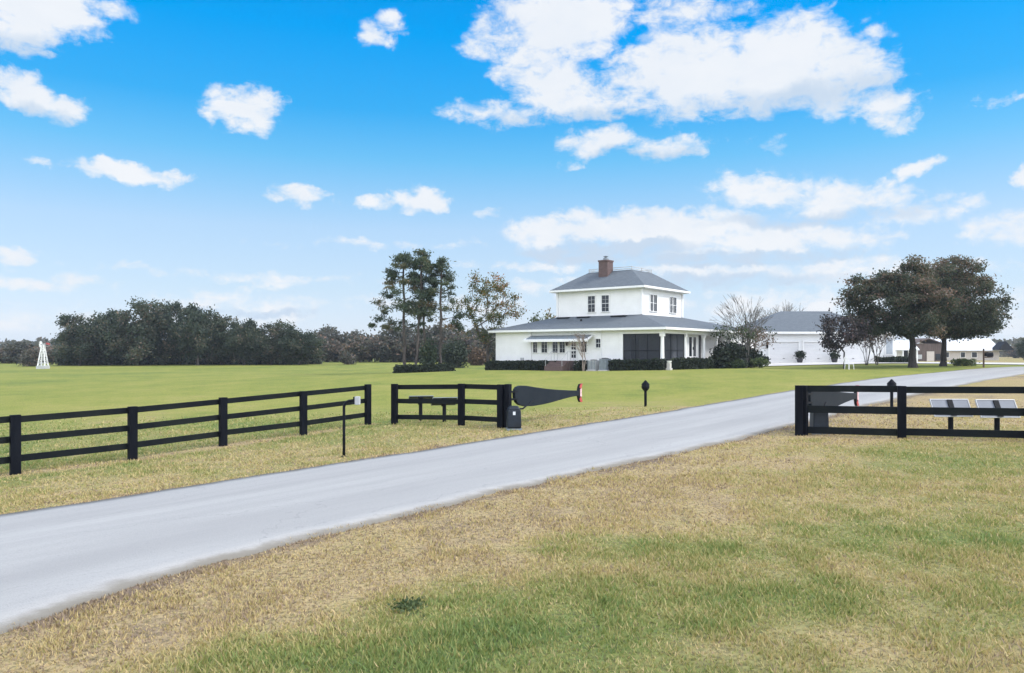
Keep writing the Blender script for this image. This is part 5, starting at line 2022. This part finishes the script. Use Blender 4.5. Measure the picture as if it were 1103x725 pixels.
for (px, d, k, sw, sh_, rz, lb) in GROVE:
    if k not in made:
        made[k] = o = grove_tree(PR[k], lb, at(px, d), 'dark trees of the grove at the left edge of the field', rz, (sw, sw, sh_))
    else:
        o = copy_tree(made[k])
        o['label'] = lb
        o.location = at(px, d)
        o.rotation_euler = (0, 0, rz)
        o.scale = (sw, sw, sh_)
# undergrowth closing the foot of the grove
hedge('undergrowth', 'dark undergrowth along the foot of the left grove', 'undergrowth', [wxy(64, 123), wxy(200, 124.5), wxy(345, 126)], 2.6, 1.9, M['grove_leaf'], 22, 0.36, 110, rag=0.45)

# the lower mixed wood behind, left to right, and the brown winter trees far left
PW = [grove_proto(121, 3.2, 6.6, 70, 46, 0.36, M['wood_leaf'], 0.30, 1.6), grove_proto(122, 2.7, 5.8, 60, 44, 0.36, M['wood_leaf'], 0.48, 1.5), grove_proto(123, 2.4, 5.2, 50, 44, 0.36, M['wood_leaf'], 0.92, 1.3),
      grove_proto(124, 2.6, 5.4, 46, 40, 0.34, M['brown_leaf'], 0.25, 1.3)]
rnd = random.Random(77)
madew = {}
WOOD = []
for i in range(25):
    px = 338 + i * 8.6 + rnd.uniform(-3, 3)
    WOOD.append((px, rnd.uniform(140, 152), [0, 1, 0, 1, 2][i % 5] if i % 7 else 1, rnd.uniform(0.85, 1.15), (0.88 if px < 400 else 0.86 if px < 470 else 0.98) * rnd.uniform(0.9, 1.12),
                 'tree of the low grey-green wood along the field, behind the pines', 'low mixed wood along the far side of the field'))
for i in range(11):
    px = -14 + i * 9.0 + rnd.uniform(-3, 3)
    WOOD.append((px, rnd.uniform(138, 152), [3, 1, 2, 3, 0, 3][i % 6], rnd.uniform(0.7, 1.0), rnd.uniform(0.45, 0.64),
                 'tree of the low brown winter wood at the far left edge', 'brown winter trees at the far left'))
for i in range(6):
    px = 1092 + i * 13 + rnd.uniform(-3, 3)
    WOOD.append((px, rnd.uniform(215, 260), [1, 0, 2][i % 3], rnd.uniform(0.9, 1.3), rnd.uniform(0.55, 0.8), 'tree of the distant low wood at the far right edge', 'distant trees at the far right'))
for (px, d, k, sw, sh_, lb, gp) in WOOD:
    rz = rnd.uniform(0, 6.28)
    if k not in madew:
        madew[k] = o = grove_tree(PW[k], lb, at(px, d), gp, rz, (sw, sw, sh_))
    else:
        o = copy_tree(madew[k])
        o['label'] = lb
        o['group'] = gp
        o.location = at(px, d)
        o.rotation_euler = (0, 0, rz)
        o.scale = (sw, sw, sh_)
# dark tree at the right edge of the view, near the bungalow
o = copy_tree(made[2])
o['label'] = 'dark tree cut by the right edge of the picture, above the dry field'
o['group'] = 'distant trees at the far right'
o.location = at(1109, 128)
o.scale = (0.42, 0.42, 0.52)


def far_wood():
    """far-off wood that reads as one mass all along the horizon"""
    rng = np.random.default_rng(131)
    n = 26000
    az = rng.uniform(R(-75), R(75), n)
    d = rng.uniform(330, 400, n)
    top = 3.0 + 5.5 * fbm(az * 60, d * 0 + 3, 1.3, 9, 4) + 1.5 * fbm(az * 400, d * 0, 1.0, 19, 2)
    z = top * rng.uniform(0, 1, n) ** 0.7
    P = np.stack([np.sin(az) * d, np.cos(az) * d, 0.1 + z], 1)
    var = np.clip(0.35 + 0.5 * (fbm(az * 90, d * 0 + 7, 1.0, 29, 3) - 0.3) + rng.normal(size=n) * 0.18, 0, 1)
    o = quads_mesh('far_wood', leaf_quads(rng, P, 1.5, stretch=1.3), var, M['wood_leaf'])
    tag(o, 'far-off hazy wood along the horizon', 'wood', kind='stuff')


far_wood()


# ================================================================== AIR
def haze():
    m = bpy.data.materials.new('thin_haze')
    m.use_nodes = True
    g = NT(m.node_tree)
    g.n.clear()
    out = g.node('ShaderNodeOutputMaterial')
    v = g.node('ShaderNodeVolumePrincipled')
    v.inputs['Color'].default_value = (0.86, 0.92, 1.0, 1)
    v.inputs['Density'].default_value = 0.0003
    v.inputs['Anisotropy'].default_value = 0.2
    g.l.new(v.outputs[0], out.inputs['Volume'])
    o = MB().box((0, 2850, 6.0), (11000, 6700, 22.0)).build('haze', m)
    o['kind'] = 'stuff'


haze()
